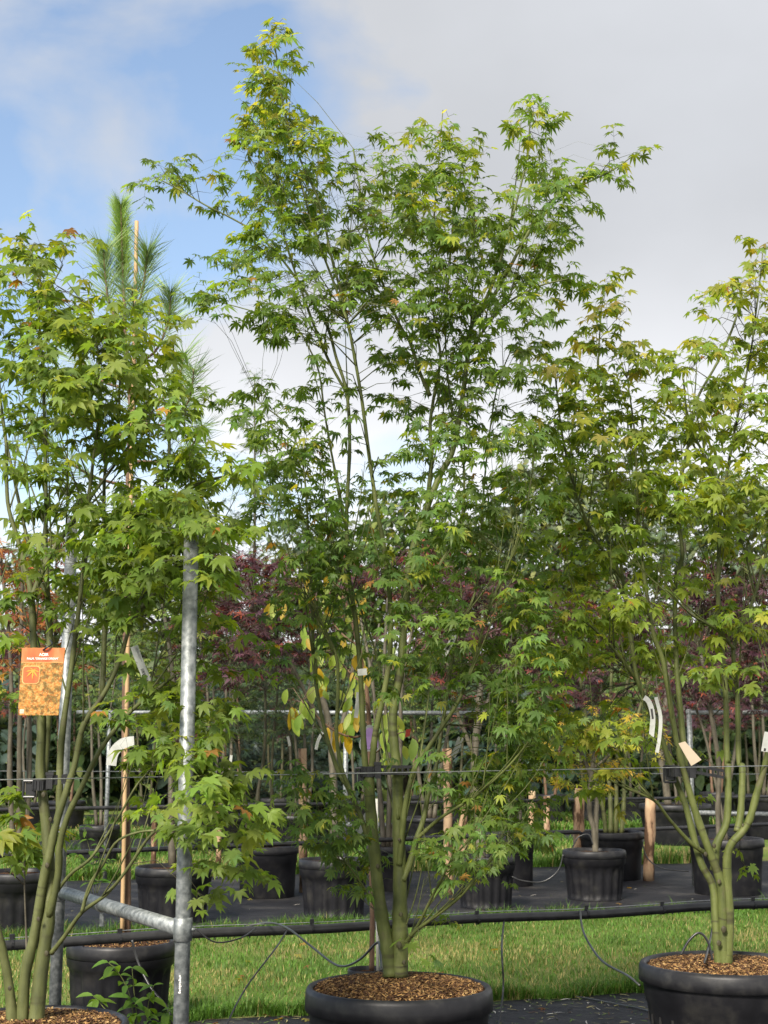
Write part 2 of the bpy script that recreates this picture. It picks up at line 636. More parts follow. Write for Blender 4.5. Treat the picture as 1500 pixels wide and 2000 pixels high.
def scatter_mesh(name, templates, pos, rot, scl, colr, idx):
    Vs, Fs, Cs, base = [], [], [], 0
    for ti, (tv, tf) in enumerate(templates):
        s = np.where(idx == ti)[0]
        if not len(s):
            continue
        v = np.einsum('nij,vj->nvi', rot[s], tv) * scl[s][:, None, None] + pos[s][:, None, :]
        Vs.append(v.reshape(-1, 3))
        Fs.append((tf[None] + (np.arange(len(s)) * len(tv))[:, None, None]).reshape(-1, 3) + base)
        Cs.append(np.repeat(colr[s], len(tv), axis=0))
        base += len(s) * len(tv)
    return np_mesh(name, np.concatenate(Vs), np.concatenate(Fs), np.concatenate(Cs))


class Leaves:
    def __init__(self):
        self.p, self.d, self.n, self.s, self.c = [], [], [], [], []

    def add(self, p, d, n, s, c):
        self.p.append(tuple(p)); self.d.append(tuple(d)); self.n.append(tuple(n)); self.s.append(s); self.c.append(c)

    def arrays(self):
        p, d, n = np.array(self.p), np.array(self.d), np.array(self.n)
        return p, frames(d, n), np.array(self.s), np.array(self.c)

    def build(self, parent, templates, mat, singles=0, name='crown', leaf_name='leaf'):
        p, R, s, c = self.arrays()
        N = len(p)
        idx = RNG.integers(0, len(templates), N)
        pick = np.zeros(N, dtype=bool)
        if singles:
            rel = p - np.array([0, 0, EYE])
            dist = np.linalg.norm(rel, axis=1)
            y = rel[:, 1] * cp + rel[:, 2] * sp
            zz = -rel[:, 1] * sp + rel[:, 2] * cp
            px, py = CX + F_PX * rel[:, 0] / y, CY - F_PX * zz / y
            face = np.abs(np.einsum('ni,ni->n', rel / dist[:, None], R[:, :, 2]))
            sc_ = (s / dist) ** 2 * (face + .1)
            # nearest of the leaves that share a patch of the view count as seen
            cell = (px // 14).astype(int) * 10000 + (py // 14).astype(int)
            best = {}
            for i in range(N):
                if cell[i] not in best or dist[i] < dist[best[cell[i]]]:
                    best[cell[i]] = i
            seen = np.zeros(N, dtype=bool)
            seen[list(best.values())] = True
            sc_[~seen] *= .15
            sc_[(px < 0) | (px > 1500) | (py < 0) | (py > 2000)] = 0
            pick[np.argsort(-sc_)[:singles]] = True
        if (~pick).any():
            me = scatter_mesh(name, templates, p[~pick], R[~pick], s[~pick], c[~pick], idx[~pick])
            crown = link(name, me, mat, parent, 'stuff')
        else:
            crown = link(name, None, None, parent)
        if singles:
            cache = {}
            K = 8
            for i in np.where(pick)[0]:
                key = (idx[i], i % K)
                if key not in cache:
                    tv, tf = templates[idx[i]]
                    me = np_mesh('leaf', tv, tf, np.repeat(c[i][None], len(tv), axis=0))
                    me.materials.append(mat)
                    cache[key] = (me, c[i])
                # nearest colour of the cached ones keeps the mesh data shared
                cands = [(np.abs(v[1] - c[i]).sum(), v[0]) for k_, v in cache.items() if k_[0] == idx[i]]
                me = min(cands, key=lambda q: q[0])[1]
                o = bpy.data.objects.new(leaf_name, me)
                COL.objects.link(o)
                m3 = Matrix([list(map(float, r_)) for r_ in R[i]]).to_4x4()
                o.parent = crown
                o.matrix_basis = Matrix.Translation(Vector(map(float, p[i]))) @ m3 @ Matrix.Scale(float(s[i]), 4)
        return crown


# ---- trees
def stem_paths(specs, d0, seed):
    """specs: list of (r0_px, r1_px, depth_end, [(px,py)...][, depth_start]); returns list of (points, radii)"""
    r = random.Random(seed)
    res = []
    for sp_ in specs:
        r0, r1, dz, pts = sp_[:4]
        ds = sp_[4] if len(sp_) > 4 else 0.0
        pw = sp_[5] if len(sp_) > 5 else .72
        n = len(pts)
        w = []
        for i, (x, y) in enumerate(pts):
            t = i / max(1, n - 1)
            w.append(P(x, y, d0 + ds + (dz - ds) * t ** 1.2))
        w = smooth_path(w, 5)
        m = len(w)
        rad = [(r0 + (r1 - r0) * (i / (m - 1)) ** pw) * d0 / F_PX * (1.10 if r.random() < .22 else r.uniform(.95, 1.02)) for i in range(m)]
        res.append((w, rad))
    return res


def add_shoots(stems, n, lo_z, seed, blobs, ln=(.3, .65), rmax=.0042):
    """thin upright side shoots off the main stems"""
    r = random.Random(seed)
    new = []
    for _ in range(n):
        w, rad = r.choice(stems)
        for _try in range(6):
            i = r.randint(2, len(w) - 4)
            if w[i].z > lo_z:
                break
        d = (w[i + 2] - w[i - 1]).normalized()
        a = r.uniform(0, 6.283)
        lat = Vector((math.cos(a), math.sin(a), 0))
        L = r.uniform(*ln)
        up = Vector((0, 0, 1))
        v = (d * .75 + lat * .45 + up * .35).normalized()
        v2 = (v * .6 + up * .55 + lat * .05).normalized()
        pts = smooth_path([w[i], w[i] + v * L * .3, w[i] + v * L * .55 + v2 * L * .1, w[i] + v * L * .55 + v2 * L * .5], 3)
        e = pts[-1] - Vector((0, 0, EYE))
        yy = e.y * cp + e.z * sp
        ex, ey = CX + F_PX * e.x / yy, CY - F_PX * (e.z * cp - e.y * sp) / yy
        if not any(((ex - b[0]) / b[2]) ** 2 + ((ey - b[1]) / b[3]) ** 2 < 1.0 for b in blobs):
            continue
        r0 = min(rad[i] * .6, rmax)
        new.append((pts, [r0 * (1 - .75 * k / (len(pts) - 1)) for k in range(len(pts))]))
    return new


def lerp3(a, b, t):
    return tuple(a[i] + (b[i] - a[i]) * t for i in range(3))


def jit(c, r, a=.25):
    k = 1 + r.uniform(-a, a)
    return (max(.003, c[0] * k * (1 + r.uniform(-.12, .12))), max(.003, c[1] * k), max(.002, c[2] * k * (1 + r.uniform(-.3, .3))))


def grow_crown(stems, blobs, d0, depth, colour, leaf_len, seed, per=3000.0, twl=.10, petiole=.028, tiers=(3, 5), pairs=2, flat=.55, twig_r=.0032, near=None):
    """twigs run from the nearest stem into each blob (px centre, px radii, weight) and carry opposite leaves"""
    r = random.Random(seed)
    sp_, sr = [], []
    for w, rad in stems:
        for p_, q in zip(w, rad):
            sp_.append(tuple(p_)); sr.append(q)
    sp_, sr = np.array(sp_), np.array(sr)
    tw, lv = MB(), Leaves()
    up = Vector((0, 0, 1))
    for b in blobs:
        x, y, rx, ry = b[:4]
        wt = b[4] if len(b) > 4 else 1.0
        tint = b[5] if len(b) > 5 else 0.0
        nc = max(1, int(round(math.pi * rx * ry / per * wt)))
        off = r.uniform(-.5, .5) * depth + (near(x, y) if near else 0)
        for _ in range(nc):
            a, q = r.uniform(0, 6.283), math.sqrt(r.random())
            bx, by = x + rx * q * math.cos(a), y + ry * q * math.sin(a)
            clb, clt = r.uniform(.8, 1.3), (.3 if r.random() < .07 else 0.0)
            c = P(bx, by, d0 + off + r.uniform(-.5, .5) * depth)
            cost = np.linalg.norm(sp_ - np.array(c), axis=1) + .7 * np.maximum(0, sp_[:, 2] - (c.z - .06))
            k = int(np.argmin(cost))
            if (Vector(sp_[k]) - c).length > .35:
                k = int(np.argmin(np.linalg.norm(sp_ - np.array(c), axis=1)))
            s = Vector(sp_[k])
            mid = s.lerp(c, .5) + up * (.12 * (c - s).length) + Vector((r.uniform(-1, 1), r.uniform(-1, 1), r.uniform(-.5, .5))) * .03
            path = [s, s.lerp(mid, .6) , mid, mid.lerp(c, .6), c]
            r0 = min(sr[k] * .5, twig_r * (.45 + min(.55, (c - s).length * 1.5)))
            tw.tube(path, [r0, r0 * .85, r0 * .7, r0 * .5, r0 * .3], 4, False)
            main = (c - mid)
            main = main.normalized() if main.length > 1e-4 else up
            for j in range(r.randint(*tiers)):
                base = c if j == 0 else mid.lerp(c, r.uniform(.15, 1.0))
                az = r.uniform(0, 6.283)
                dirv = (main * .7 + Vector((math.cos(az), math.sin(az), r.uniform(-.1, .9))) * (.35 if j == 0 else 1.0)).normalized()
                ln = twl * r.uniform(.6, 1.4)
                e = base + dirv * ln
                tw.tube([base, base.lerp(e, .5) + up * ln * .05, e], [r0 * .5, r0 * .35, r0 * .22], 3, False)
                side = dirv.cross(up)
                side = side.normalized() if side.length > .05 else Vector((math.cos(az), math.sin(az), 0))
                for pi_ in range(pairs):
                    t = 1.0 - pi_ * .42
                    nd = base.lerp(e, t)
                    for sg in (-1, 1):
                        if r.random() < .06:
                            continue
                        ld = (dirv * r.uniform(.3, .9) + side * sg * r.uniform(.5, 1.0) + Vector((0, 0, r.uniform(-.35, .35)))).normalized()
                        pe = nd + ld * petiole * r.uniform(.7, 1.3)
                        tw.tube([nd, pe], [.0009, .0007], 3, False)
                        ldir = (Vector((ld.x, ld.y, ld.z * .3)) + Vector((r.uniform(-.4, .4), r.uniform(-.4, .4), -flat * r.uniform(.1, 1.8)))).normalized()
                        nor = (up + Vector((r.uniform(-.6, .6), r.uniform(-.75, .35), 0))).normalized()
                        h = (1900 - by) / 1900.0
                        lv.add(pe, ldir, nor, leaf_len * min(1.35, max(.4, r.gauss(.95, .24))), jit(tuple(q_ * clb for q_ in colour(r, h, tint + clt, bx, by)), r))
    return tw, lv


def make_pot(root, c, R, H, rim_h, ribbed=False, soil_drop=.02, chips=0, mound=.02, seed=0, taper=.82, nslot=0):
    r = random.Random(seed)
    Rb = R * taper
    n = 72 if ribbed else 56
    zc = H - rim_h

    def rad(z):
        return Rb + (R * .95 - Rb) * z / zc
    if ribbed:
        zt_ = H * .70
        prof = [(0.01, .0), (rad(0), 0), (rad(0) + .004, .012)]
        prof += [(rad(z), z) for z in np.linspace(.03, zt_, 8)]
        prof += [(rad(zt_) + .012, zt_ + .012), (rad(zc) + .012, zc)]

        def mod(a, z, i):
            if z < .02 or z > zt_ - .005:
                return 0.0
            return -.024 * (0.5 + .5 * math.tanh(4 * math.sin(a * 18))) * min(1, (zt_ - z) / .05 + .2)
    else:
        prof = [(0.01, .0), (rad(0), 0), (rad(0) + .004, .012), (rad(zc * .45), zc * .45), (rad(zc * .78), zc * .78), (rad(zc * .8) + .005, zc * .8), (rad(zc) + .004, zc)]
        mod = None
    pot = MB().lathe(c, prof, n, mod).build('pot', M['pot'], root)
    t = R * .06
    rp = [(R * .95, zc - .002), (R, zc + .003), (R * 1.0, zc + rim_h * .45), (R * .995, zc + rim_h * .82), (R * .975, H), (R * .945, H + .004), (R * .915, H - .004), (R * .905, H - .05)]
    link('rim', MB().lathe(c, rp, 72, lambda a, z, i: .0015 * math.sin(3 * a + seed)).mesh('rim'), M['rim'], pot)
    # drainage slots and the small mould holes
    if nslot:
        for k in range(nslot):
            a = 2 * math.pi * (k + .5) / nslot
            for z in (H * .13, H * .34, H * .55):
                q = rad(z) + (.001 if not ribbed else .0005)
                d = Vector((math.cos(a), math.sin(a), 0))
                s = Vector((-d.y, d.x, 0))
                sb = MB().box(Vector(c) + d * q + Vector((0, 0, z)), s * .006, d * .003, Vector((0, 0, .02)))
                link('slot', sb.mesh('slot', False), M['slot'], pot)
    # soil
    Rs = R * .91
    v, f = [], []
    nr, na = 7, 40
    zs = H - soil_drop
    for i in range(nr + 1):
        q = i / nr
        for k in range(na):
            a = 2 * math.pi * k / na
            v.append((c[0] + Rs * q * math.cos(a), c[1] + Rs * q * math.sin(a), c[2] + zs + mound * (1 - q * q) + r.uniform(-.004, .004)))
    for i in range(nr):
        for k in range(na):
            k2 = (k + 1) % na
            f.append((i * na + k, (i + 1) * na + k, (i + 1) * na + k2, i * na + k2))
    soil = MB().add(v, f).build('soil', M['soil'], root, 'stuff')
    if chips:
        N = chips
        q, a = np.sqrt(RNG.random(N)), RNG.random(N) * 6.283
        pos = np.stack([c[0] + Rs * .98 * q * np.cos(a), c[1] + Rs * .98 * q * np.sin(a), c[2] + zs + mound * (1 - q * q) + RNG.random(N) * .012], 1)
        az, ti = RNG.random(N) * 6.283, RNG.normal(0, .35, N)
        d = np.stack([np.cos(az), np.sin(az), np.sin(ti)], 1)
        nn = np.stack([RNG.normal(0, .45, N), RNG.normal(0, .45, N), np.ones(N)], 1)
        tv = np.array([(-.15, -.5, 0), (.15, -.45, .03), (.12, .5, 0), (-.1, .42, .03), (0, 0, .12)], dtype=np.float32)
        tf = np.array([(0, 1, 4), (1, 2, 4), (2, 3, 4), (3, 0, 4)], dtype=np.int32)
        pal = np.array([(.34, .2, .075), (.22, .12, .045), (.1, .05, .025), (.05, .026, .016), (.42, .28, .12)])
        cc = pal[RNG.choice(5, N, p=[.16, .22, .30, .26, .06])]
        me = scatter_mesh('bark_chips', [(tv, tf)], pos, frames(d, nn), RNG.uniform(.008, .021, N), cc, np.zeros(N, dtype=int))
        link('bark_chips', me, M['chip'], root, 'stuff')
    return pot


def mat_attr(name, rough):
    m, nt, b, o = new_mat(name)
    a = nt.nodes.new('ShaderNodeAttribute')
    a.attribute_name = 'leafcol'
    nt.links.new(a.outputs['Color'], b.inputs['Base Color'])
    b.inputs['Roughness'].default_value = rough
    b.inputs['Specular IOR Level'].default_value = .2
    return m


M['chip'] = mat_attr('bark_chip', .85)


def build_stems(root, stems, mat, name='stem', n=10):
    for w, rad in stems:
        MB().tube(w, rad, n).build(name, mat, root)


# ------------------------------------------------------------------ ground
TH = math.radians(18.0)
E_ROW = Vector((math.cos(TH), math.sin(TH), 0))
N_ROW = Vector((-math.sin(TH), math.cos(TH), 0))


def rowpt(a, s, z=0.0):
    return E_ROW * a + N_ROW * s + Vector((0, 0, z))


gm = MB().add([(-400, -60, 0), (400, -60, 0), (400, 900, 0), (-400, 900, 0)], [(0, 1, 2, 3)])
ground = gm.build('ground', M['lawn'], None, 'structure')
ground['label'] = 'mown lawn reaching back between the rows of pots'

MATS = [(-6.0, 7.82), (11.40, 15.85), (19.4, 22.4), (27.5, 30.0)]


def mat_strip(s0, s1):
    v, f = [], []
    na = 120
    r = random.Random(int(s0 * 10))
    for i in range(na + 1):
        a = -25 + 55 * i / na
        v.append(rowpt(a, s0 + .04 * math.sin(a * 2.1) + r.uniform(-.02, .02), .005))
        v.append(rowpt(a, s1 + .04 * math.sin(a * 1.7 + 1) + r.uniform(-.02, .02), .005))
    for i in range(na):
        f.append((2 * i, 2 * i + 2, 2 * i + 3, 2 * i + 1))
    return MB().add(v, f)


for s0, s1 in MATS:
    o = mat_strip(s0, s1).build('weed_fabric', M['fabric'], None, 'structure', False)
    o['label'] = 'black woven ground fabric under a row of pots'


def grass_strip(s0, s1, a0, a1, n, h, w, label, edge=.0):
    s = RNG.uniform(s0, s1, n)
    if edge:
        k = int(n * .28)
        s[:k] = s0 + np.abs(RNG.normal(0, .14, k)) - .03
        s[k:2 * k - k // 2] = s1 - np.abs(RNG.normal(0, .14, k - k // 2)) + .03
    a = RNG.uniform(a0, a1, n)
    E, N_ = np.array(E_ROW), np.array(N_ROW)
    base = a[:, None] * E + (s + .07 * np.sin(a * 3.1) * np.sin(a * 1.3 + 1) + .05 * np.sin(a * 8.3))[:, None] * N_
    az = RNG.random(n) * 6.283
    ed = np.exp(-np.minimum(s - s0, s1 - s) / .14)
    hh = h * RNG.uniform(.55, 1.25, n) * (1 + 1.5 * np.clip(ed, 0, 1) * (.5 + RNG.random(n)) * (1 if edge else 0))
    clump = .5 + .5 * np.sin(base[:, 0] * 9.1 + 2 * np.sin(base[:, 1] * 6.3)) * np.sin(base[:, 1] * 11.7 + 1.5 * np.sin(base[:, 0] * 5.2))
    hh = hh * (.55 + .8 * clump + .25 * RNG.random(n))
    lean = RNG.uniform(.15, 1.3, n) * hh
    d = np.stack([np.cos(az), np.sin(az), np.zeros(n)], 1)
    sd = np.stack([-np.sin(az), np.cos(az), np.zeros(n)], 1)
    up = np.array([0, 0, 1.0])
    p0, p1 = base - sd * w, base + sd * w
    m0 = base + d * (lean * .35)[:, None] + up * (hh * .62)[:, None] - sd * w * .8
    m1 = m0 + sd * w * 1.6
    t = base + d * lean[:, None] + up * hh[:, None]
    V = np.stack([p0, p1, m0, m1, t], 1).reshape(-1, 3)
    f = np.array([(0, 1, 3), (0, 3, 2), (2, 3, 4)])
    Fc = (f[None] + (np.arange(n) * 5)[:, None, None]).reshape(-1, 3)
    # straw patches follow broad waves across the strip
    pt = .5 + .28 * np.sin(base[:, 0] * 2.3 + 1.3 * np.sin(base[:, 1] * 1.9)) + .28 * np.sin(base[:, 1] * 3.1 + base[:, 0] * 1.1)
    mid = np.exp(-((s - (s0 + s1) * .5 + .3) / ((s1 - s0) * .33)) ** 2)
    straw = RNG.random(n) < np.clip(.04 + .58 * pt * mid, 0, .7)
    g = np.array([(.100, .200, .030)]) * RNG.uniform(.6, 1.45, (n, 1))
    y = np.array([(.36, .30, .12)]) * RNG.uniform(.6, 1.3, (n, 1))
    g = g * (1.15 - .4 * clump)[:, None]
    c = np.where(straw[:, None], y, g)
    me = np_mesh('grass', V, Fc, np.repeat(c, 5, axis=0))
    o = link('grass', me, M['grass'], None, 'stuff')
    tag(o, label, 'grass')
    return o


grass_strip(7.82, 11.40, -6, 8, 150000, .030, .0026, 'green lawn strip with straw patches in front of the black drip pipe row', .1)
grass_strip(15.85, 19.4, -10, 10, 50000, .06, .006, 'bright green lawn strip behind the first row of back pots', .1)
grass_strip(22.4, 27.5, -12, 16, 42000, .06, .009, 'far lawn strip between the distant pot rows', .1)


# loose clippings lying on the fabric
def clippings(n, s0, s1, a0, a1, label, pale=.2):
    s = RNG.uniform(s0, s1, n)
    k = n // 2
    s[:k] = s1 - np.abs(RNG.normal(0, .5, k))
    a = RNG.uniform(a0, a1, n)
    pos = a[:, None] * np.array(E_ROW) + s[:, None] * np.array(N_ROW) + np.array([0, 0, .009])
    az = RNG.random(n) * 6.283
    d = np.stack([np.cos(az), np.sin(az), RNG.normal(0, .1, n)], 1)
    nn = np.stack([RNG.normal(0, .2, n), RNG.normal(0, .2, n), np.ones(n)], 1)
    tv = np.array([(-.06, -.5, 0), (.06, -.5, 0), (.05, .1, .04), (-.05, .1, .04), (.1, .5, 0)], dtype=np.float32)
    tf = np.array([(0, 1, 2), (0, 2, 3), (3, 2, 4)], dtype=np.int32)
    pal = np.array([(.12, .19, .04), (.3, .27, .12), (.5, .47, .4), (.1, .05, .03)])
    c = pal[RNG.choice(4, n, p=[.45, .55 - pale, pale - .08, .08])]
    me = scatter_mesh('clippings', [(tv, tf)], pos, frames(d, nn), RNG.uniform(.02, .07, n), c, np.zeros(n, dtype=int))
    tag(link('clippings', me, M['chip'], None, 'stuff'), label, 'clippings')


clippings(2600, 5.6, 7.85, -3, 4, 'grass clippings strewn over the front black fabric')
clippings(700, 11.4, 15.8, -6, 8, 'pale fallen bits strewn over the black fabric of the back row', .3)

# ------------------------------------------------------------------ front maples
DG, MG, LG, YG, YE, OR = (.098, .168, .044), (.135, .212, .044), (.180, .250, .040), (.235, .290, .042), (.36, .30, .07), (.33, .17, .045)


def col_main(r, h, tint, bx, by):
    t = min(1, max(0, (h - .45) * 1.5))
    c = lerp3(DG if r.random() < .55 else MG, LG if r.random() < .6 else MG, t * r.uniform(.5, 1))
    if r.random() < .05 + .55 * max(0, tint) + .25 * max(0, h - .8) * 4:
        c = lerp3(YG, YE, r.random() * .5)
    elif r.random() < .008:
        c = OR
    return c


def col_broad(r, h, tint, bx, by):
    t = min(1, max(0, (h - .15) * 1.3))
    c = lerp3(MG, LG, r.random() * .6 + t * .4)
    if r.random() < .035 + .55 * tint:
        c = lerp3(YG, YE, r.random() * (.1 + .8 * tint))
    elif r.random() < .008:
        c = OR
    return c


def col_right(r, h, tint, bx, by):
    c = lerp3(MG, LG, r.uniform(.3, 1))
    if r.random() < .25:
        c = lerp3(LG, YG, r.random())
    if r.random() < .05 + .6 * tint:
        c = lerp3(YG, YE, r.random() * (.2 + .8 * tint))
    elif r.random() < .008:
        c = OR
    return c


# --- middle maple
c_main = G(779, 1926, .50)
D_MAIN = c_main.y
main = thing('potted_maple', 'tall slender small-leaved green maple with many stems in a low rimmed pot', 'maple tree', (c_main.x, c_main.y, 0))
make_pot(main, (c_main.x, c_main.y, 0), .370, .50, .085, False, .012, 15000, .035, 3)
ms = [
    (15.5, 10, -.02, [(764, 1905), (757, 1850), (747, 1800), (738, 1733), (730, 1650), (723, 1567), (721, 1510)]),
    (18, 11, .03, [(780, 1908), (781, 1850), (781, 1800), (781, 1733), (780, 1667), (778, 1600), (776, 1500)]),
    (7.5, 1.2, .10, [(721, 1520), (713, 1490), (708, 1400), (703, 1300), (693, 1200), (682, 1133), (678, 1067), (677, 1000), (683, 867), (677, 767), (657, 700), (640, 640), (610, 590), (583, 550), (545, 500), (500, 455), (450, 425), (400, 400), (350, 370), (300, 345)]),
    (8.5, 1.1, -.25, [(721, 1520), (727, 1490), (733, 1433), (747, 1367), (760, 1293), (763, 1200), (758, 1133), (747, 1050), (737, 1000), (720, 883), (707, 783), (693, 700), (680, 633), (663, 560), (647, 500), (625, 400), (590, 320), (565, 250), (548, 180), (540, 110), (530, 50)]),
    (11, 1.0, .15, [(776, 1510), (770, 1450), (767, 1400), (783, 1300), (790, 1200), (800, 1100), (820, 1033), (833, 993), (860, 927), (883, 883), (900, 800), (913, 700), (923, 633), (967, 573), (997, 520), (1040, 440), (1080, 390), (1140, 360), (1200, 330), (1235, 305)], 0, 1.15),
    (6, 1, .3, [(833, 1000), (843, 893), (840, 833), (847, 777), (860, 700), (850, 633), (840, 550), (850, 400), (858, 300), (865, 215)], .12),
    (5, 1.5, .1, [(923, 633), (960, 560), (985, 480), (1010, 390), (1030, 300), (1037, 200)], .12),
    (7, 1.2, -.15, [(730, 1660), (715, 1625), (700, 1583), (687, 1550), (667, 1500), (657, 1433), (660, 1350), (657, 1283), (633, 1227), (617, 1187), (605, 1100), (600, 1000), (590, 900), (560, 830), (510, 790)]),
    (6, 1.1, .25, [(700, 1583), (680, 1540), (657, 1497), (630, 1407), (613, 1300), (610, 1200), (607, 1140), (640, 1050), (667, 997), (647, 883), (633, 800), (623, 727), (600, 673), (575, 640), (500, 610), (420, 588)]),
    (8, 1.2, -.2, [(780, 1690), (784, 1640), (793, 1567), (810, 1500), (837, 1460), (863, 1420), (900, 1360), (933, 1267), (947, 1213), (983, 1127), (1000, 1083), (1030, 980), (1045, 880)]),
    (8, 1.2, .25, [(786, 1720), (800, 1687), (813, 1640), (827, 1600), (837, 1550), (850, 1507), (862, 1430), (867, 1400), (893, 1233), (917, 1187), (933, 1133), (940, 1033), (950, 900), (970, 760), (1000, 680)]),
    (5, 1.8, -.3, [(813, 1640), (840, 1615), (867, 1593), (930, 1553), (990, 1500), (1040, 1440)]),
    (5, 1.8, -.35, [(786, 1850), (810, 1820), (850, 1790), (900, 1750), (950, 1690), (1000, 1640)]),
    (4, 1.6, -.3, [(788, 1855), (820, 1800), (850, 1740), (890, 1670), (940, 1620)]),
    (5, 1.8, .2, [(840, 773), (820, 727), (800, 667), (780, 633), (750, 560), (720, 470), (705, 380), (690, 290)], .2),
    (4, 1.6, .3, [(778, 1600), (770, 1530), (757, 1480), (745, 1400), (740, 1300), (700, 1180), (650, 1080), (560, 980), (520, 900)]),
    (4, 1.5, -.1, [(677, 767), (640, 700), (600, 600), (560, 480), (540, 400), (500, 330)], .06),
    (4, 1.5, -.2, [(680, 633), (655, 560), (610, 440), (590, 360)], -.2),
    (4, 1.5, 0, [(913, 700), (935, 660), (980, 600), (1050, 560), (1110, 545)], .1),
    (3, 1.4, -.2, [(742, 1790), (715, 1740), (680, 1690), (640, 1640), (600, 1600), (560, 1560)]),
    (4, 1.5, .35, [(783, 1300), (800, 1200), (860, 1100), (900, 1020), (905, 900), (880, 780), (870, 650), (880, 500), (890, 350)]),
]
main_stems = stem_paths([q if k < 2 else (q[0] * .86,) + tuple(q[1:]) for k, q in enumerate(ms)], D_MAIN, 1)
build_stems(main, main_stems, M['bark_green'], 'stem', 12)

mb_blobs = [
    (545, 85, 36, 26, 1.2, .5), (535, 135, 48, 34, 1.2, .3), (530, 185, 72, 45, 1, .25), (540, 250, 92, 45, 1.1, .35), (555, 310, 105, 50, 1.2, .3),
    (315, 350, 48, 26, 1, .2), (375, 368, 45, 22), (440, 395, 45, 28, .8, .1), (505, 385, 55, 35, 1, .1), (580, 390, 95, 55, 1.1, .2), (575, 470, 110, 50), (480, 500, 55, 25), (435, 588, 58, 22), (545, 570, 85, 45), (600, 630, 95, 48),
    (690, 390, 55, 60, .8), (705, 275, 22, 25, .8), (720, 330, 25, 25, .7), (685, 500, 70, 60, .8), (690, 590, 60, 70, .8),
    (870, 275, 62, 30, 1, .3), (850, 330, 85, 45, 1.2, .3), (865, 410, 115, 60, 1.2, .15), (860, 500, 125, 60, 1.2), (840, 590, 115, 60, 1.2), (850, 680, 110, 60), (835, 770, 95, 60, .9),
    (1038, 240, 35, 35, .9), (1040, 310, 55, 40, 1), (1055, 390, 65, 50), (1015, 470, 95, 55), (1065, 550, 70, 45, .9), (1000, 610, 85, 50, 1), (985, 700, 85, 60, 1),
    (1205, 305, 42, 24, .8, .1), (1165, 355, 45, 28, .9, .1), (1110, 440, 35, 35, .8),
    (975, 800, 110, 60), (1010, 890, 85, 60), (920, 880, 70, 50, .7),
    (470, 790, 50, 28, .7), (545, 780, 65, 40, .8), (540, 860, 85, 55, 1.1), (560, 940, 90, 60, 1.1), (640, 780, 40, 80, .4), (720, 850, 50, 80, .3), (830, 880, 60, 60, .6),
    (580, 1030, 95, 55, 1), (690, 1010, 70, 60, .5), (810, 960, 60, 60, .4), (900, 990, 80, 60, .9), (990, 990, 80, 60, 1),
    (620, 1120, 100, 60, 1.0), (750, 1110, 80, 60, .7), (860, 1090, 100, 60, .9), (970, 1090, 90, 60, 1),
    (570, 1210, 90, 50, .8), (690, 1230, 70, 60, .5), (830, 1210, 90, 55, .8), (950, 1190, 100, 55, 1), (1030, 1180, 50, 60, .8),
    (560, 1310, 60, 40, .5), (800, 1330, 90, 45, .8), (920, 1300, 100, 50, 1.1), (1020, 1310, 80, 55, 1.1), (950, 1400, 90, 50, .8), (1030, 1410, 75, 55, 1.2), (1000, 1490, 90, 50, 1.1), (980, 1570, 95, 45, 1), (940, 1640, 85, 40, .9), (1020, 1640, 45, 35, .8), (860, 1690, 55, 35, .7), (930, 1720, 45, 25, .6),
    (580, 1530, 50, 25, .7), (620, 1580, 60, 35, .7), (590, 1620, 65, 28, .8), (660, 1640, 50, 35, .8), (700, 1690, 45, 28, .8), (690, 1730, 30, 25, .7), (850, 1800, 40, 20, .5), (820, 1840, 25, 15, .5), (840, 1520, 50, 40, .5),
]
mb_blobs = [(b[0], b[1], b[2], b[3], (b[4] if len(b) > 4 else 1.0) * (.85 if 690 < b[1] < 1420 else 1.35 if b[1] > 1420 else 1.0), b[5] if len(b) > 5 else 0.0) for b in mb_blobs]
main_shoots = add_shoots(main_stems, 190, 1.35, 71, mb_blobs)
build_stems(main, main_shoots, M['bark_green'], 'shoot', 6)
main_stems = main_stems + main_shoots
tw, lv = grow_crown(main_stems, mb_blobs, D_MAIN, .75, col_main, .041, 21, per=590, twl=.075, petiole=.024, tiers=(1, 3))
tw.build('twigs', M['bark_olive'], main, 'stuff')
lv.build(main, T_FINE, M['leaf'], 300)

def knots(root, d, spots, mat):
    """pruning scars and old nodes standing slightly proud of the bark"""
    for x, y, q in spots:
        c = P(x, y, d)
        k = q * d / F_PX
        kb = MB().lathe((0, 0, 0), [(k * .1, -k * 1.1), (k * .8, -k * .6), (k, 0), (k * .75, k * .6), (k * .1, k * 1.0)], 8, lambda a, z, i: k * .3 * math.sin(2 * a + x) * math.sin(3 * a + y))
        kb.v = [tuple(c + Vector((v_[0] * .8, v_[1] * .16, v_[2] * .9))) for v_ in kb.v]
        kb.build('knot', M[mat], root)


knots(main, D_MAIN - .045, [(781, 1846, 7), (784, 1786, 5), (790, 1880, 5), (737, 1692, 5)], 'bark_dark')
knots(main, D_MAIN - .03, [(729, 1628, 4), (813, 1640, 5), (780, 1640, 4)], 'bark_dark')

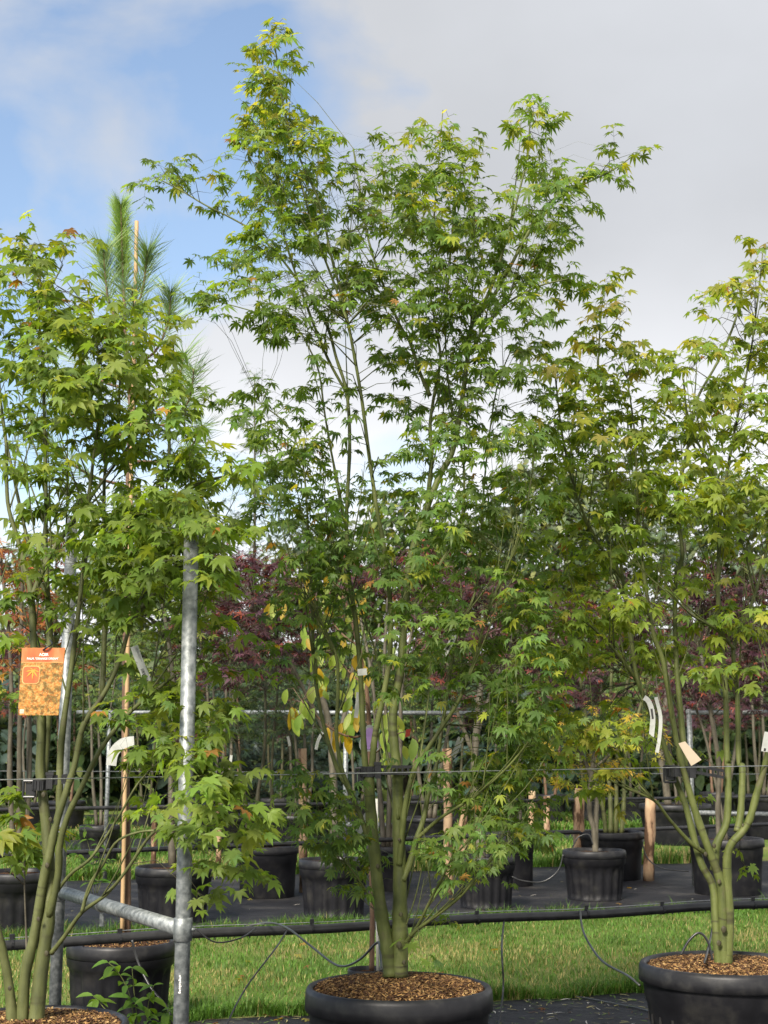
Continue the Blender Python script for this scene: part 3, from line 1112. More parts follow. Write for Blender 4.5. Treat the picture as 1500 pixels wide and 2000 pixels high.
# --- left maple
c_left = G(62, 1998, .50)
D_L = c_left.y
left = thing('potted_maple', 'broad-leaved maple with forked olive stems, carrying the orange picture card', 'maple tree', (c_left.x, c_left.y, 0))
make_pot(left, (c_left.x, c_left.y, 0), .335, .50, .08, False, .015, 10000, .02, 4)
ls = [
    (11, 3, -.1, [(25, 1998), (18, 1930), (8, 1870), (-12, 1790), (-40, 1690), (-60, 1550), (-50, 1400), (-30, 1250), (-40, 1100)]),
    (12, 1.8, -.1, [(43, 2000), (50, 1900), (67, 1827), (82, 1733), (97, 1667), (112, 1600), (128, 1550), (145, 1497), (163, 1417), (200, 1360), (230, 1300), (257, 1213), (283, 1150), (300, 1083), (320, 1000), (330, 900)]),
    (16, 1.8, .1, [(70, 2002), (80, 1900), (93, 1800), (98, 1733), (92, 1633), (83, 1550), (78, 1497), (80, 1400), (66, 1260), (62, 1167), (50, 1110), (34, 1050), (15, 980), (12, 867), (0, 767), (-5, 640)]),
    (8, 3, -.25, [(95, 1790), (113, 1713), (117, 1650), (133, 1593), (157, 1543), (187, 1480), (213, 1440), (250, 1395), (290, 1360), (340, 1320)]),
    (9, 1.3, .15, [(82, 1540), (92, 1430), (97, 1260), (93, 1167), (88, 1067), (90, 993), (87, 833), (83, 717), (75, 600), (78, 540), (60, 490)], .05),
    (3, 1.2, .2, [(75, 605), (100, 560), (123, 517)], .15),
    (7, 1.5, -.05, [(115, 1590), (120, 1450), (140, 1300), (155, 1180), (165, 1080), (172, 993), (182, 900), (193, 800), (190, 683), (172, 582)], -.02),
    (6, 1.3, .25, [(200, 1360), (205, 1200), (205, 1090), (203, 993), (207, 910), (230, 860), (235, 733), (250, 690), (255, 640)], .05),
    (5, 2, -.35, [(100, 1862), (125, 1830), (160, 1782), (207, 1747), (247, 1700), (293, 1633), (340, 1600), (420, 1570)]),
    (4, 1.5, -.2, [(112, 1740), (140, 1705), (180, 1673), (233, 1593), (270, 1530), (320, 1480)]),
    (4, 1.5, -.45, [(160, 1782), (175, 1730), (200, 1690), (233, 1640), (300, 1622), (370, 1640)], -.2),
    (6, 2, -.2, [(257, 1213), (300, 1160), (350, 1110), (400, 1060)], -.1),
    (6, 2, .1, [(62, 1167), (100, 1080), (150, 1010), (200, 940), (260, 860), (300, 800)]),
    (5, 2, .3, [(93, 1167), (60, 1080), (20, 900), (0, 800)], .05),
    (5, 2, 0, [(320, 1000), (360, 960), (400, 940), (440, 930)], -.05),
    (4, 1.5, .1, [(330, 900), (330, 840), (320, 780)], -.05),
]
left_stems = stem_paths(ls, D_L, 2)
build_stems(left, left_stems, M['bark_olive'], 'stem', 12)

l_blobs = [
    (35, 490, 40, 30, 1, .3), (112, 500, 42, 26, 1, .4), (50, 550, 70, 35, 1, .1), (140, 590, 50, 25, 1, .5), (225, 615, 50, 22, .9, .4), (300, 640, 40, 20, .8, .2), (40, 630, 80, 45), (140, 665, 80, 45, 1, .1), (240, 690, 60, 40, 1, .2),
    (50, 720, 85, 45), (160, 760, 85, 45, 1, .1), (280, 760, 60, 45, 1, .1), (60, 820, 90, 45, .8), (190, 840, 85, 45, .9), (310, 830, 60, 40, 1), (50, 920, 80, 40, .5), (160, 930, 80, 45, .6), (270, 920, 80, 40, .9), (360, 920, 55, 35, 1, .1), (430, 950, 45, 30, .9), (350, 1000, 90, 40, 1), (372, 1040, 40, 38, 1.0), (375, 1105, 35, 28, 1.0),
    (80, 1020, 70, 40, .5), (200, 1020, 80, 40, .8), (300, 1060, 100, 40, 1.1, .1), (400, 1070, 60, 40, 1), (120, 1080, 60, 35, .8, .1), (250, 1120, 90, 40, 1), (350, 1130, 90, 40, 1.1), (430, 1130, 35, 35, .7), (180, 1170, 70, 35, .8), (300, 1190, 80, 35, .9), (180, 1230, 55, 25, .8),
    (270, 1250, 50, 30, .6), (410, 1240, 38, 40, .9, .5), (420, 1310, 40, 30, .5), (20, 1150, 30, 60, .6, .2), (15, 1230, 30, 50, .5), (25, 1360, 35, 28, .8), (200, 1310, 25, 20, .9),
    (310, 1370, 70, 28, 1), (370, 1400, 55, 28, 1), (300, 1430, 60, 25, .7), (390, 1460, 60, 30, 1), (330, 1490, 70, 30, 1), (420, 1510, 50, 28, 1), (350, 1550, 80, 30, .9), (430, 1580, 55, 28, .9), (380, 1630, 65, 25, .9), (460, 1620, 35, 20, .8), (430, 1690, 40, 25, .8), (475, 1690, 28, 20, .8), (360, 1720, 22, 18, .9), (300, 1600, 40, 25, .5), (240, 1480, 40, 25, .5),
]
left_shoots = add_shoots(left_stems, 90, 1.5, 72, l_blobs)
build_stems(left, left_shoots, M['bark_olive'], 'shoot', 6)
left_stems = left_stems + left_shoots
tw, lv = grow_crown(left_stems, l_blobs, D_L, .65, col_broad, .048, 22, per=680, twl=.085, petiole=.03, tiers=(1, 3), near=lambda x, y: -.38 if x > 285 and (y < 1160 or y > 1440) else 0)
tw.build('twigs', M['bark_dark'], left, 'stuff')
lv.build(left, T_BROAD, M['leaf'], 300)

knots(left, D_L - .045, [(92, 1690, 6), (90, 1862, 6), (75, 1795, 5), (98, 1600, 5), (85, 1552, 6), (168, 1412, 4), (19, 1930, 5)], 'bark_dark')

# --- right maple
c_right = G(1420, 1881, .50)
D_R = c_right.y
right = thing('potted_maple', 'vase-shaped yellowing maple with smooth bright green forked stems and yellow tips', 'maple tree', (c_right.x, c_right.y, 0))
make_pot(right, (c_right.x, c_right.y, 0), .38, .50, .075, False, .02, 13000, .012, 5, .80, 26)
rs = [
    (9.5, 1.2, .15, [(1405, 1890), (1398, 1800), (1393, 1733), (1370, 1687), (1353, 1627), (1337, 1567), (1313, 1505), (1285, 1420), (1247, 1333), (1233, 1250), (1217, 1133), (1207, 1067), (1190, 980), (1180, 850), (1168, 767), (1172, 640), (1180, 560)]),
    (11, 1.3, -.15, [(1414, 1890), (1412, 1800), (1408, 1727), (1387, 1667), (1363, 1600), (1343, 1533), (1320, 1440), (1297, 1300), (1280, 1250), (1270, 1207), (1255, 1100), (1245, 980), (1240, 850), (1225, 740)]),
    (11, 4, -.1, [(1418, 1890), (1424, 1800), (1420, 1710), (1425, 1655), (1460, 1610), (1480, 1543), (1493, 1500), (1510, 1420), (1530, 1300), (1540, 1150)]),
    (9, 1.2, .1, [(1396, 1700), (1400, 1650), (1420, 1600), (1422, 1500), (1420, 1483), (1417, 1350), (1410, 1267), (1403, 1183), (1403, 1100), (1407, 1000), (1413, 967), (1430, 867), (1447, 783), (1467, 683), (1480, 583), (1490, 490)]),
    (8, 2, .2, [(1440, 1625), (1447, 1583), (1450, 1500), (1443, 1483), (1440, 1350), (1433, 1267), (1460, 1200), (1483, 1133), (1500, 1050), (1505, 900)]),
    (6, 2, .25, [(1343, 1533), (1330, 1400), (1320, 1273), (1320, 1133), (1333, 1083), (1322, 1000), (1327, 950), (1348, 850), (1360, 783), (1400, 710), (1430, 643), (1450, 580)]),
    (5, 1.6, -.3, [(1385, 1670), (1350, 1647), (1307, 1600), (1277, 1563), (1217, 1537), (1150, 1500)]),
    (4, 1.5, -.3, [(1247, 1333), (1200, 1270), (1150, 1220), (1100, 1190)], .1),
    (4, 1.5, -.2, [(1217, 1133), (1180, 1080), (1130, 980), (1100, 860), (1085, 740)], .1),
    (4, 1.5, 0, [(1413, 967), (1380, 900), (1345, 820), (1335, 740)], .1),
    (4, 1.5, -.3, [(1433, 1267), (1400, 1230), (1350, 1200), (1300, 1150)]),
]
right_stems = stem_paths(rs, D_R, 3)
build_stems(right, right_stems, M['bark_green'], 'stem', 12)

r_blobs = [
    (1170, 570, 20, 30, .7, .7), (1205, 620, 35, 25, 1, .9), (1190, 670, 55, 30, 1, .7), (1085, 725, 38, 25, 1, .9), (1140, 720, 50, 30, 1, .5), (1235, 720, 45, 35, 1, .3), (1160, 770, 80, 40, 1.1, .4), (1250, 790, 50, 45, 1, .2), (1120, 830, 65, 45, 1, .2), (1190, 850, 80, 45, 1.1, .2), (1265, 870, 50, 45, 1, .1),
    (1130, 920, 75, 45, 1), (1220, 930, 80, 45, 1, .1), (1160, 1000, 85, 45, 1), (1250, 1010, 80, 45, 1), (1140, 1080, 80, 40, .9, .1), (1230, 1090, 80, 45, .9), (1130, 1160, 80, 40, 1.0, .3), (1140, 1220, 85, 35, 1.1, .35), (1130, 1280, 90, 35, 1.1, .3), (1210, 1180, 70, 40, .8), (1200, 1310, 75, 40, .9), (1270, 1250, 60, 45, .8),
    (1150, 1400, 75, 35, .9, .3), (1220, 1430, 65, 35, .8, .3), (1130, 1470, 70, 35, .8, .4), (1270, 1480, 40, 25, .6, .3), (1180, 1530, 55, 25, .7, .6),
    (1490, 505, 25, 28, 1, .9), (1455, 560, 55, 32, 1, .8), (1430, 610, 55, 32, 1, .6), (1485, 640, 45, 40, 1, .5), (1400, 680, 45, 28, 1, .5), (1460, 730, 65, 40, 1, .35), (1335, 725, 28, 28, .9, .2), (1345, 790, 45, 35, 1, .2), (1420, 800, 70, 40, 1, .3), (1485, 810, 40, 45, 1, .2), (1375, 870, 80, 42, 1, .15), (1465, 890, 60, 45, 1, .2), (1340, 940, 70, 40, .9), (1430, 970, 75, 45, .9, .1), (1485, 1000, 40, 50, .9), (1370, 1030, 80, 42, .9), (1450, 1080, 65, 45, .9), (1330, 1110, 60, 40, .7), (1380, 1160, 65, 32, .8), (1420, 1230, 75, 30, 1.1, .1), (1485, 1220, 35, 40, .9), (1340, 1310, 55, 35, .8), (1430, 1310, 40, 22, .8), (1490, 1340, 25, 35, .6), (1370, 1470, 25, 18, .6), (1440, 1690, 18, 14, .9, .2), (1345, 1570, 18, 12, .8),
]
right_shoots = add_shoots(right_stems, 110, 1.5, 73, r_blobs)
build_stems(right, right_shoots, M['bark_green'], 'shoot', 6)
right_stems = right_stems + right_shoots
knots(right, D_R - .045, [(1413, 1815, 7), (1404, 1842, 6), (1395, 1652, 5), (1405, 1722, 5), (1378, 1668, 5), (1452, 1612, 4)], 'bark_dark')
tw, lv = grow_crown(right_stems, r_blobs, D_R, .7, col_right, .050, 23, per=700, twl=.08, petiole=.03, tiers=(1, 3))
tw.build('twigs', M['bark_dark'], right, 'stuff')
lv.build(right, T_BROAD, M['leaf'], 300)


# ------------------------------------------------------------------ pine with cane
def needles(lv, path, r, n, ln, spread, c0, c1, up=.5):
    m = len(path)
    for _ in range(n):
        t = r.random()
        i = min(m - 2, int(t * (m - 1)))
        p = path[i].lerp(path[i + 1], t * (m - 1) - i)
        ax = (path[i + 1] - path[i]).normalized()
        o = ax.orthogonal().normalized()
        o = Matrix.Rotation(r.uniform(0, 6.283), 3, ax) @ o
        d = (o * spread * r.uniform(.6, 1.3) + ax * r.uniform(.5, 1.1) + Vector((0, 0, -.15 * r.random()))).normalized()
        lv.add(p, d, o.cross(d) + Vector((.01, 0, 0)), ln * r.uniform(.6, 1.15), jit(lerp3(c0, c1, r.random()), r, .2))


T_NEEDLE = [(np.array([(-.011, 0, 0), (.011, 0, 0), (.009, .55, -.01), (-.009, .55, -.01), (0, 1, -.06)], dtype=np.float32), np.array([(0, 1, 2), (0, 2, 3), (3, 2, 4)], dtype=np.int32)),
            (np.array([(-.011, 0, 0), (.011, 0, 0), (.009, .55, .02), (-.009, .55, .02), (.06, 1, -.02)], dtype=np.float32), np.array([(0, 1, 2), (0, 2, 3), (3, 2, 4)], dtype=np.int32))]
c_pine = G(237, 1838, .42)
D_P = c_pine.y
pine = thing('potted_pine', 'young long-needled pine tied to a tan cane, rising behind the broad-leaved maple', 'pine tree', (c_pine.x, c_pine.y, 0))
make_pot(pine, (c_pine.x, c_pine.y, 0), .283, .42, .07, True, .015, 1500, .01, 6, .86, 0)
trunk_pts = smooth_path([P(x, y, D_P) for x, y in ((246, 1845), (247, 1700), (245, 1500), (246, 1300), (248, 1100), (252, 900), (256, 800), (246, 700), (243, 600), (240, 530), (238, 460), (236, 400))], 3)
MB().tube(trunk_pts, [.026 * (1 - .82 * i / (len(trunk_pts) - 1)) for i in range(len(trunk_pts))], 8).build('trunk', M['bark_brown'], pine)
rp_ = random.Random(5)
lvp = Leaves()
cN0, cN1, cY = (.20, .31, .12), (.31, .42, .20), (.14, .24, .035)
bs = [([(247, 720), (300, 690), (325, 640), (332, 600), (333, 570)], 1), ([(250, 800), (300, 790), (345, 750), (360, 690)], 0), ([(246, 650), (215, 600), (205, 530), (203, 490)], 1), ([(246, 620), (275, 580), (285, 520), (288, 490)], 1), ([(250, 760), (190, 740), (150, 690), (140, 640)], 0),
      ([(250, 820), (330, 830), (370, 780), (378, 720)], 0), ([(250, 850), (180, 840), (120, 790), (100, 740)], 0), ([(250, 900), (330, 900), (375, 870), (395, 830)], 0), ([(250, 700), (270, 660), (262, 610), (258, 560)], 0), ([(248, 950), (180, 930), (120, 890), (80, 850)], 0)]
for k, (bp, tip) in enumerate(bs):
    dd = rp_.uniform(-.35, .35)
    path = smooth_path([P(x, y, D_P + dd * i / (len(bp) - 1)) for i, (x, y) in enumerate(bp)], 3)
    MB().tube(path, [.009 * (1 - .6 * i / (len(path) - 1)) for i in range(len(path))], 6).build('branch', M['bark_brown'], pine)
    h = len(path) // 2
    needles(lvp, path[len(path) // 3:], rp_, 200, .19, .6, cN0, cN1)
    if tip:
        needles(lvp, path[h:], rp_, 420, .09, .5, (.15, .26, .05), (.22, .32, .09))
needles(lvp, trunk_pts[-8:], rp_, 2300, .11, .66, (.20, .33, .06), (.28, .40, .09))
needles(lvp, trunk_pts[-16:-7], rp_, 300, .19, .7, cN0, cN1)
lvp.build(pine, T_NEEDLE, M['needle'], 0, 'needles')
cane_pts = [P(x, y, D_P - .05) for x, y in ((238, 1840), (243, 1600), (249, 1300), (257, 900), (264, 600), (267, 432))]
cane = MB().tube(smooth_path(cane_pts, 3), .0115, 8).build('bamboo_cane', M['bamboo'])
tag(cane, 'tall tan cane standing against the young pine trunk', 'cane')

# ------------------------------------------------------------------ oval-leaved young tree behind the middle maple
c_mag = G(716, 1893, .30)
D_G = c_mag.y
mag = thing('potted_magnolia', 'young tree with hanging yellow-green oval leaves, seen through the middle maple', 'young tree', (c_mag.x, c_mag.y, 0))
make_pot(mag, (c_mag.x, c_mag.y, 0), .10, .30, .03, False, .02, 0, .0, 8)
mp_ = [
    (5, 4, 0, [(726, 1895), (727, 1830), (727, 1760), (724, 1690), (722, 1600), (720, 1500), (722, 1430), (715, 1340), (700, 1260), (680, 1190), (650, 1130)]),
    (3, 1.2, -.1, [(722, 1430), (690, 1440), (650, 1425), (620, 1400), (590, 1370)]),
    (2.5, 1, .1, [(715, 1340), (680, 1310), (650, 1270), (630, 1220)]),
    (2.5, 1, .1, [(700, 1260), (670, 1240), (630, 1190), (600, 1140)]),
    (2.5, 1, -.1, [(722, 1480), (745, 1460), (765, 1440), (785, 1430)]),
]
mst = stem_paths(mp_, D_G, 9)
build_stems(mag, mst, M['bark_brown'], 'stem', 8)
lvg, rg = Leaves(), random.Random(17)
pet = MB()
for (x, y, rx, ry, n, yel) in ((588, 1395, 32, 38, 13, .15), (620, 1160, 40, 40, 10, .6), (640, 1230, 45, 45, 13, .3), (655, 1290, 45, 35, 12, .2), (690, 1340, 25, 45, 12, .2), (700, 1190, 25, 35, 7, .4), (690, 1400, 18, 30, 8, .6), (665, 1440, 25, 18, 9, .9), (545, 1190, 18, 14, 3, .9), (770, 1470, 24, 35, 9, .0), (640, 1350, 30, 25, 6, .2), (760, 1430, 20, 25, 5, .0), (805, 1460, 18, 18, 4, .0)):
    for _ in range(n):
        p = P(x + rg.uniform(-rx, rx), y + rg.uniform(-ry, ry) - 18, D_G + rg.uniform(-.2, .2))
        d = Vector((rg.uniform(-.5, .5), rg.uniform(-.4, .4), -1))
        c = (.42, .30, .045) if rg.random() < yel else lerp3((.22, .31, .06), (.36, .43, .13), rg.random())
        ww = np.concatenate([np.array([tuple(q) for q in s_[0]]) for s_ in mst])
        k = int(np.argmin(np.linalg.norm(ww - np.array(p), axis=1) + .8 * np.maximum(0, p.z - ww[:, 2] + .0)))
        pet.tube([Vector(ww[k]), Vector(ww[k]).lerp(p, .6) + Vector((0, 0, .03)), p], [.002, .0015, .001], 4, False)
        lvg.add(p, d, Vector((rg.uniform(-.5, .5), -1, rg.uniform(-.2, .5))), rg.uniform(.055, .115), jit(c, rg, .2))
pet.build('twigs', M['bark_brown'], mag, 'stuff')
lvg.build(mag, T_OVAL, M['leaf'], 120, 'crown')
tube_ = MB().tube([P(738, 1900, D_G - .05), P(737, 1800, D_G - .05), P(735, 1560, D_G - .05)], .0085, 8).build('support_stake', M['white_tube'])
tag(tube_, 'thin pale stake standing beside the brown young trunk behind the middle maple', 'stake')


# ------------------------------------------------------------------ back rows
def col_from(c0, c1, c2=None, p2=.1):
    def f(r, h, tint, bx, by):
        c = lerp3(c0, c1, r.random())
        if c2 and r.random() < p2 + tint * .6:
            c = c2
        return c
    return f


PURPLE = col_from((.034, .016, .020), (.085, .036, .042), (.20, .055, .035), .08)
REDOR = col_from((.10, .03, .02), (.28, .085, .03), (.34, .16, .04), .3)
DARKG = col_from((.028, .052, .022), (.062, .10, .038), (.11, .15, .04), .1)
MIDG = col_from((.055, .10, .03), (.12, .18, .045), (.21, .24, .05), .14)
LIME = col_from((.18, .24, .03), (.32, .33, .04), (.45, .33, .05), .25)
PALEG = col_from((.05, .085, .04), (.10, .145, .065), (.14, .18, .05), .1)

BACK_N = [0]


def back_tree(label, px, yb, w, yrim, stems, blobs, colour, ribbed=True, mat='leaf_far', bark='bark_grey', leaf=.075, per=1100, depth=.9, group=None, templates=None, category='potted tree', name='potted_tree', pot=True, singles=0):
    d = G(px, yb, 0).y
    R = w / 2 / F_PX * d
    D = d + R * .8
    top = P(px, yrim, D)
    root = thing(name, label, category, (top.x, top.y, 0), group)
    BACK_N[0] += 1
    if pot:
        make_pot(root, (top.x, top.y, 0), R, top.z, top.z * .15, ribbed, .03, 0, .0, BACK_N[0], .84 if ribbed else .86, 0)
    st = stem_paths(stems, D, BACK_N[0])
    # trunks stand in the soil
    build_stems(root, st, M[bark], 'stem', 8)
    tw_, lv_ = grow_crown(st, blobs, D, depth, colour, leaf, 100 + BACK_N[0], per=per * .72, twl=.14, petiole=.03, tiers=(3, 5), pairs=2, twig_r=.006)
    tw_.build('twigs', M['bark_dark'], root, 'stuff')
    lv_.build(root, templates or T_SIMPLE, M[mat], singles)
    return root


def fan(px, y0, y1, n, spread, r0=4, r1=1.5, seed=0):
    r = random.Random(seed)
    res = []
    for k in range(n):
        q = (k - (n - 1) / 2) / max(1, n - 1) * 2 if n > 1 else 0
        xs = [px + q * 8, px + q * (10 + spread * .15) + r.uniform(-3, 3), px + q * spread * .5 + r.uniform(-8, 8), px + q * spread + r.uniform(-12, 12)]
        ys = [y0, y0 + (y1 - y0) * .3, y0 + (y1 - y0) * .65, y1 + r.uniform(-20, 20)]
        res.append((r0, r1, r.uniform(-.4, .4), list(zip(xs, ys))))
    return res


GP = 'purple-leaved maples in the back rows'
back_tree('orange and red leaved maple standing behind the broad-leaved maple', 35, 1830, 150, 1702, fan(38, 1700, 1080, 3, 45, 7, 3, 1), [(30, 1080, 50, 40), (70, 1120, 55, 50), (20, 1180, 50, 50), (100, 1200, 50, 50, .8), (50, 1280, 60, 50, .7), (120, 1290, 45, 50, .6), (20, 1380, 40, 40, .5)], REDOR, True, 'leaf_far', per=1500)
back_tree('grey-stemmed green tree in the ribbed pot beside the near galvanised post', 340, 1808, 150, 1692, fan(345, 1690, 1150, 2, 25, 8, 3, 2), [(330, 1180, 70, 50, .8), (390, 1240, 50, 50, .7), (320, 1300, 60, 40, .6), (270, 1180, 50, 50, .6)], MIDG, True, per=1500)
back_tree('three thin dark stems under a dark leafy crown in the wide smooth pot', 523, 1757, 120, 1652,
          [(5, 2.5, 0, [(488, 1655), (478, 1560), (462, 1450), (455, 1340)]), (5, 2.5, .1, [(504, 1655), (503, 1560), (517, 1460), (518, 1330)]), (4.5, 2, -.1, [(528, 1655), (531, 1560), (532, 1470), (545, 1320)])],
          [(455, 1340, 50, 40), (520, 1330, 50, 40), (480, 1410, 60, 40), (545, 1410, 45, 40, .8), (440, 1440, 40, 35, .7), (500, 1290, 60, 40, .9)], DARKG, False, bark='bark_dark', per=900, leaf=.06)
back_tree('purple maple with a pale grey trunk in the ribbed pot left of the middle maple', 652, 1795, 136, 1678, [(9, 6, 0, [(655, 1690), (652, 1600), (650, 1500), (640, 1400), (600, 1280)]), (6, 2.5, .2, [(650, 1500), (672, 1400), (690, 1300), (700, 1220)]), (5, 2, -.2, [(645, 1450), (590, 1340), (540, 1240), (500, 1180)])],
          [(480, 1140, 70, 45, 1.2), (560, 1160, 70, 50), (500, 1220, 80, 50, 1.2), (590, 1260, 60, 50, .8), (440, 1190, 55, 60, 1.1), (480, 1290, 70, 45), (690, 1150, 50, 40, .6)], PURPLE, True, 'leaf_purple', per=900)
back_tree('red-topped purple maple behind the middle maple trunks', 760, 1742, 88, 1652, fan(758, 1655, 1150, 3, 70, 6, 2.5, 5), [(800, 1130, 70, 45), (860, 1110, 60, 40, 1, .5), (730, 1180, 60, 40, .7), (870, 1180, 70, 45), (820, 1240, 80, 40), (890, 1250, 60, 40)], PURPLE, False, 'leaf_purple', per=1000)
back_tree('purple maple with a thick swollen trunk, potted right of the middle maple', 948, 1778, 115, 1672, [(10, 6, 0, [(940, 1680), (935, 1600), (925, 1540), (930, 1440), (940, 1330)]), (5, 2, .2, [(930, 1440), (960, 1350), (1000, 1250), (1010, 1180)]), (5, 2, -.2, [(928, 1480), (890, 1380), (870, 1270)])],
          [(920, 1150, 60, 40), (990, 1180, 70, 45, 1.1), (1060, 1210, 60, 50, 1.1), (900, 1230, 70, 40), (980, 1270, 80, 45, 1.1), (1050, 1290, 60, 40), (930, 1330, 80, 35, .7)], PURPLE, True, 'leaf_purple', per=900)
back_tree('green tree in the smooth pot half hidden by its ribbed neighbour', 1005, 1733, 76, 1632, fan(1005, 1635, 1180, 2, 25, 5, 2, 7), [(1010, 1140, 50, 50, .6), (1040, 1380, 40, 40, .5), (990, 1360, 40, 40, .6)], MIDG, False, per=1000)
back_tree('small lime-yellow maple with a twin grey trunk in the ribbed pot', 1160, 1762, 123, 1660, [(6, 4, 0, [(1163, 1668), (1160, 1620), (1152, 1590), (1152, 1550), (1160, 1480), (1180, 1420)]), (6, 3, .1, [(1163, 1668), (1164, 1600), (1164, 1550), (1140, 1480), (1110, 1430)]), (3, 1.5, 0, [(1160, 1500), (1210, 1460), (1250, 1430)])],
          [(1110, 1440, 60, 35, 1), (1180, 1430, 65, 35, 1), (1240, 1440, 50, 30, .8), (1130, 1500, 65, 30, 1), (1200, 1500, 65, 30, 1), (1150, 1545, 55, 22, .9), (1090, 1400, 40, 30, .7)], LIME, True, 'leaf', leaf=.08, per=1300)
back_tree('four-stemmed purple maple behind the lime maple', 1192, 1722, 130, 1624, [(4.5, 3, 0, [(1183, 1628), (1178, 1580), (1165, 1540), (1150, 1440), (1130, 1300)]), (5, 3, .2, [(1193, 1628), (1192, 1560), (1188, 1480), (1195, 1300)]), (5, 3, -.1, [(1203, 1628), (1204, 1560), (1206, 1480), (1230, 1300)]), (5, 3, .1, [(1214, 1628), (1219, 1560), (1222, 1480), (1270, 1320)])],
          [(1100, 1170, 60, 50, 1.1), (1170, 1180, 65, 50, 1.1), (1240, 1200, 60, 50, 1.1), (1130, 1260, 65, 45, 1.1), (1210, 1280, 70, 45, 1.1), (1280, 1270, 45, 50), (1180, 1350, 90, 40, .9), (1100, 1330, 50, 40)], PURPLE, False, 'leaf_purple', bark='bark_olive', per=900)
back_tree('purple maple in the wide smooth pot behind the vase-shaped maple', 1418, 1752, 145, 1637, [(6, 4, 0, [(1405, 1645), (1402, 1580), (1404, 1500), (1390, 1400), (1370, 1280)]), (5, 3, .2, [(1412, 1645), (1420, 1560), (1440, 1440), (1460, 1300)]), (4, 2, .1, [(1420, 1645), (1400, 1540), (1375, 1430), (1340, 1330)])],
          [(1330, 1180, 55, 45), (1390, 1140, 60, 45), (1460, 1150, 55, 45), (1350, 1250, 65, 45, 1.1), (1430, 1230, 65, 45, 1.1), (1490, 1220, 40, 50, 1.1), (1380, 1310, 80, 40, 1.1), (1470, 1310, 60, 45, 1.1), (1430, 1370, 80, 35, .9), (1330, 1360, 50, 35, .8)], PURPLE, False, 'leaf_purple', per=900)
# third row
back_tree('green tree on mounded brown bark in a pot near the rear galvanised post', 195, 1690, 78, 1612, fan(197, 1612, 1300, 3, 40, 4, 1.5, 11), [(150, 1330, 60, 50, .8), (220, 1320, 60, 50, .8), (190, 1400, 70, 40, .7)], MIDG, True, per=800)
back_tree('purple maple in the third row left of the wide smooth pot', 440, 1668, 120, 1592, fan(430, 1595, 1180, 4, 60, 4, 1.8, 12), [(390, 1150, 50, 40), (440, 1110, 50, 40, 1, .6), (400, 1210, 60, 40), (470, 1190, 50, 45), (420, 1270, 70, 40, 1.1), (500, 1100, 45, 35, .9, .4)], PURPLE, False, 'leaf_purple', per=700)
back_tree('dark leafy tree in the third row beyond the magnolia', 580, 1660, 140, 1590, fan(590, 1592, 1330, 4, 60, 4, 1.8, 13), [(560, 1340, 60, 40), (630, 1350, 60, 40), (590, 1400, 80, 40, 1.1), (540, 1430, 50, 35), (650, 1440, 50, 35, .8)], DARKG, True, per=700)
back_tree('dark leafy tree in the third row beyond the middle maple trunks', 838, 1655, 100, 1596, fan(840, 1598, 1300, 3, 70, 5, 2, 14), [(780, 1340, 60, 40), (850, 1320, 60, 40), (900, 1370, 60, 40), (820, 1400, 70, 35), (740, 1390, 40, 30)], DARKG, False, per=800)
back_tree('dark purple tree in the smooth pot beside the peeled wooden post', 1318, 1652, 140, 1570, [(8, 5, 0, [(1305, 1572), (1300, 1530), (1292, 1480), (1300, 1380), (1310, 1280)])] + fan(1330, 1572, 1300, 3, 60, 3.5, 1.5, 15), [(1290, 1330, 60, 40), (1350, 1300, 60, 40), (1310, 1400, 70, 40), (1380, 1390, 50, 40)], PURPLE, False, 'leaf_purple', per=800)
back_tree('dark red tree in the third row at the far end of the wire', 1492, 1640, 85, 1552, fan(1492, 1555, 1250, 3, 50, 4, 2, 16), [(1450, 1250, 50, 40), (1500, 1240, 50, 40), (1470, 1330, 60, 40), (1500, 1400, 50, 40), (1440, 1410, 40, 35, .8)], PURPLE, False, 'leaf_purple', per=700)
# fourth row: small in view
GR = 'small pots of the far row'
fr = random.Random(31)
for k, x in enumerate((60, 130, 285, 365, 455, 540, 700, 795, 890, 985, 1075, 1150, 1240, 1400, 1470)):
    col = (PURPLE, DARKG, MIDG, PURPLE, DARKG)[k % 5]
    yb = 1612 - (x - 750) * .012
    y1 = fr.uniform(1230, 1330)
    bl = [(x + fr.uniform(-45, 45), y1 + fr.uniform(-10, 160), fr.uniform(35, 55), fr.uniform(28, 42), 1) for _ in range(6)]
    back_tree('%s tree in a black pot of the far row' % ('purple', 'dark green', 'mid green', 'purple', 'dark green')[k % 5], x, yb, fr.uniform(55, 75), yb - fr.uniform(45, 58), fan(x, yb - 48, y1, 2, 30, 3, 1.4, 40 + k), bl, col, False, ('leaf_purple' if k % 5 in (0, 3) else 'leaf_far'), bark=('bark_grey', 'bark_brown', 'bark_dark')[k % 3], leaf=.10, per=600, depth=1.2, group='trees of the far pot row, ' + ('purple', 'dark green', 'mid green', 'purple', 'dark green')[k % 5])


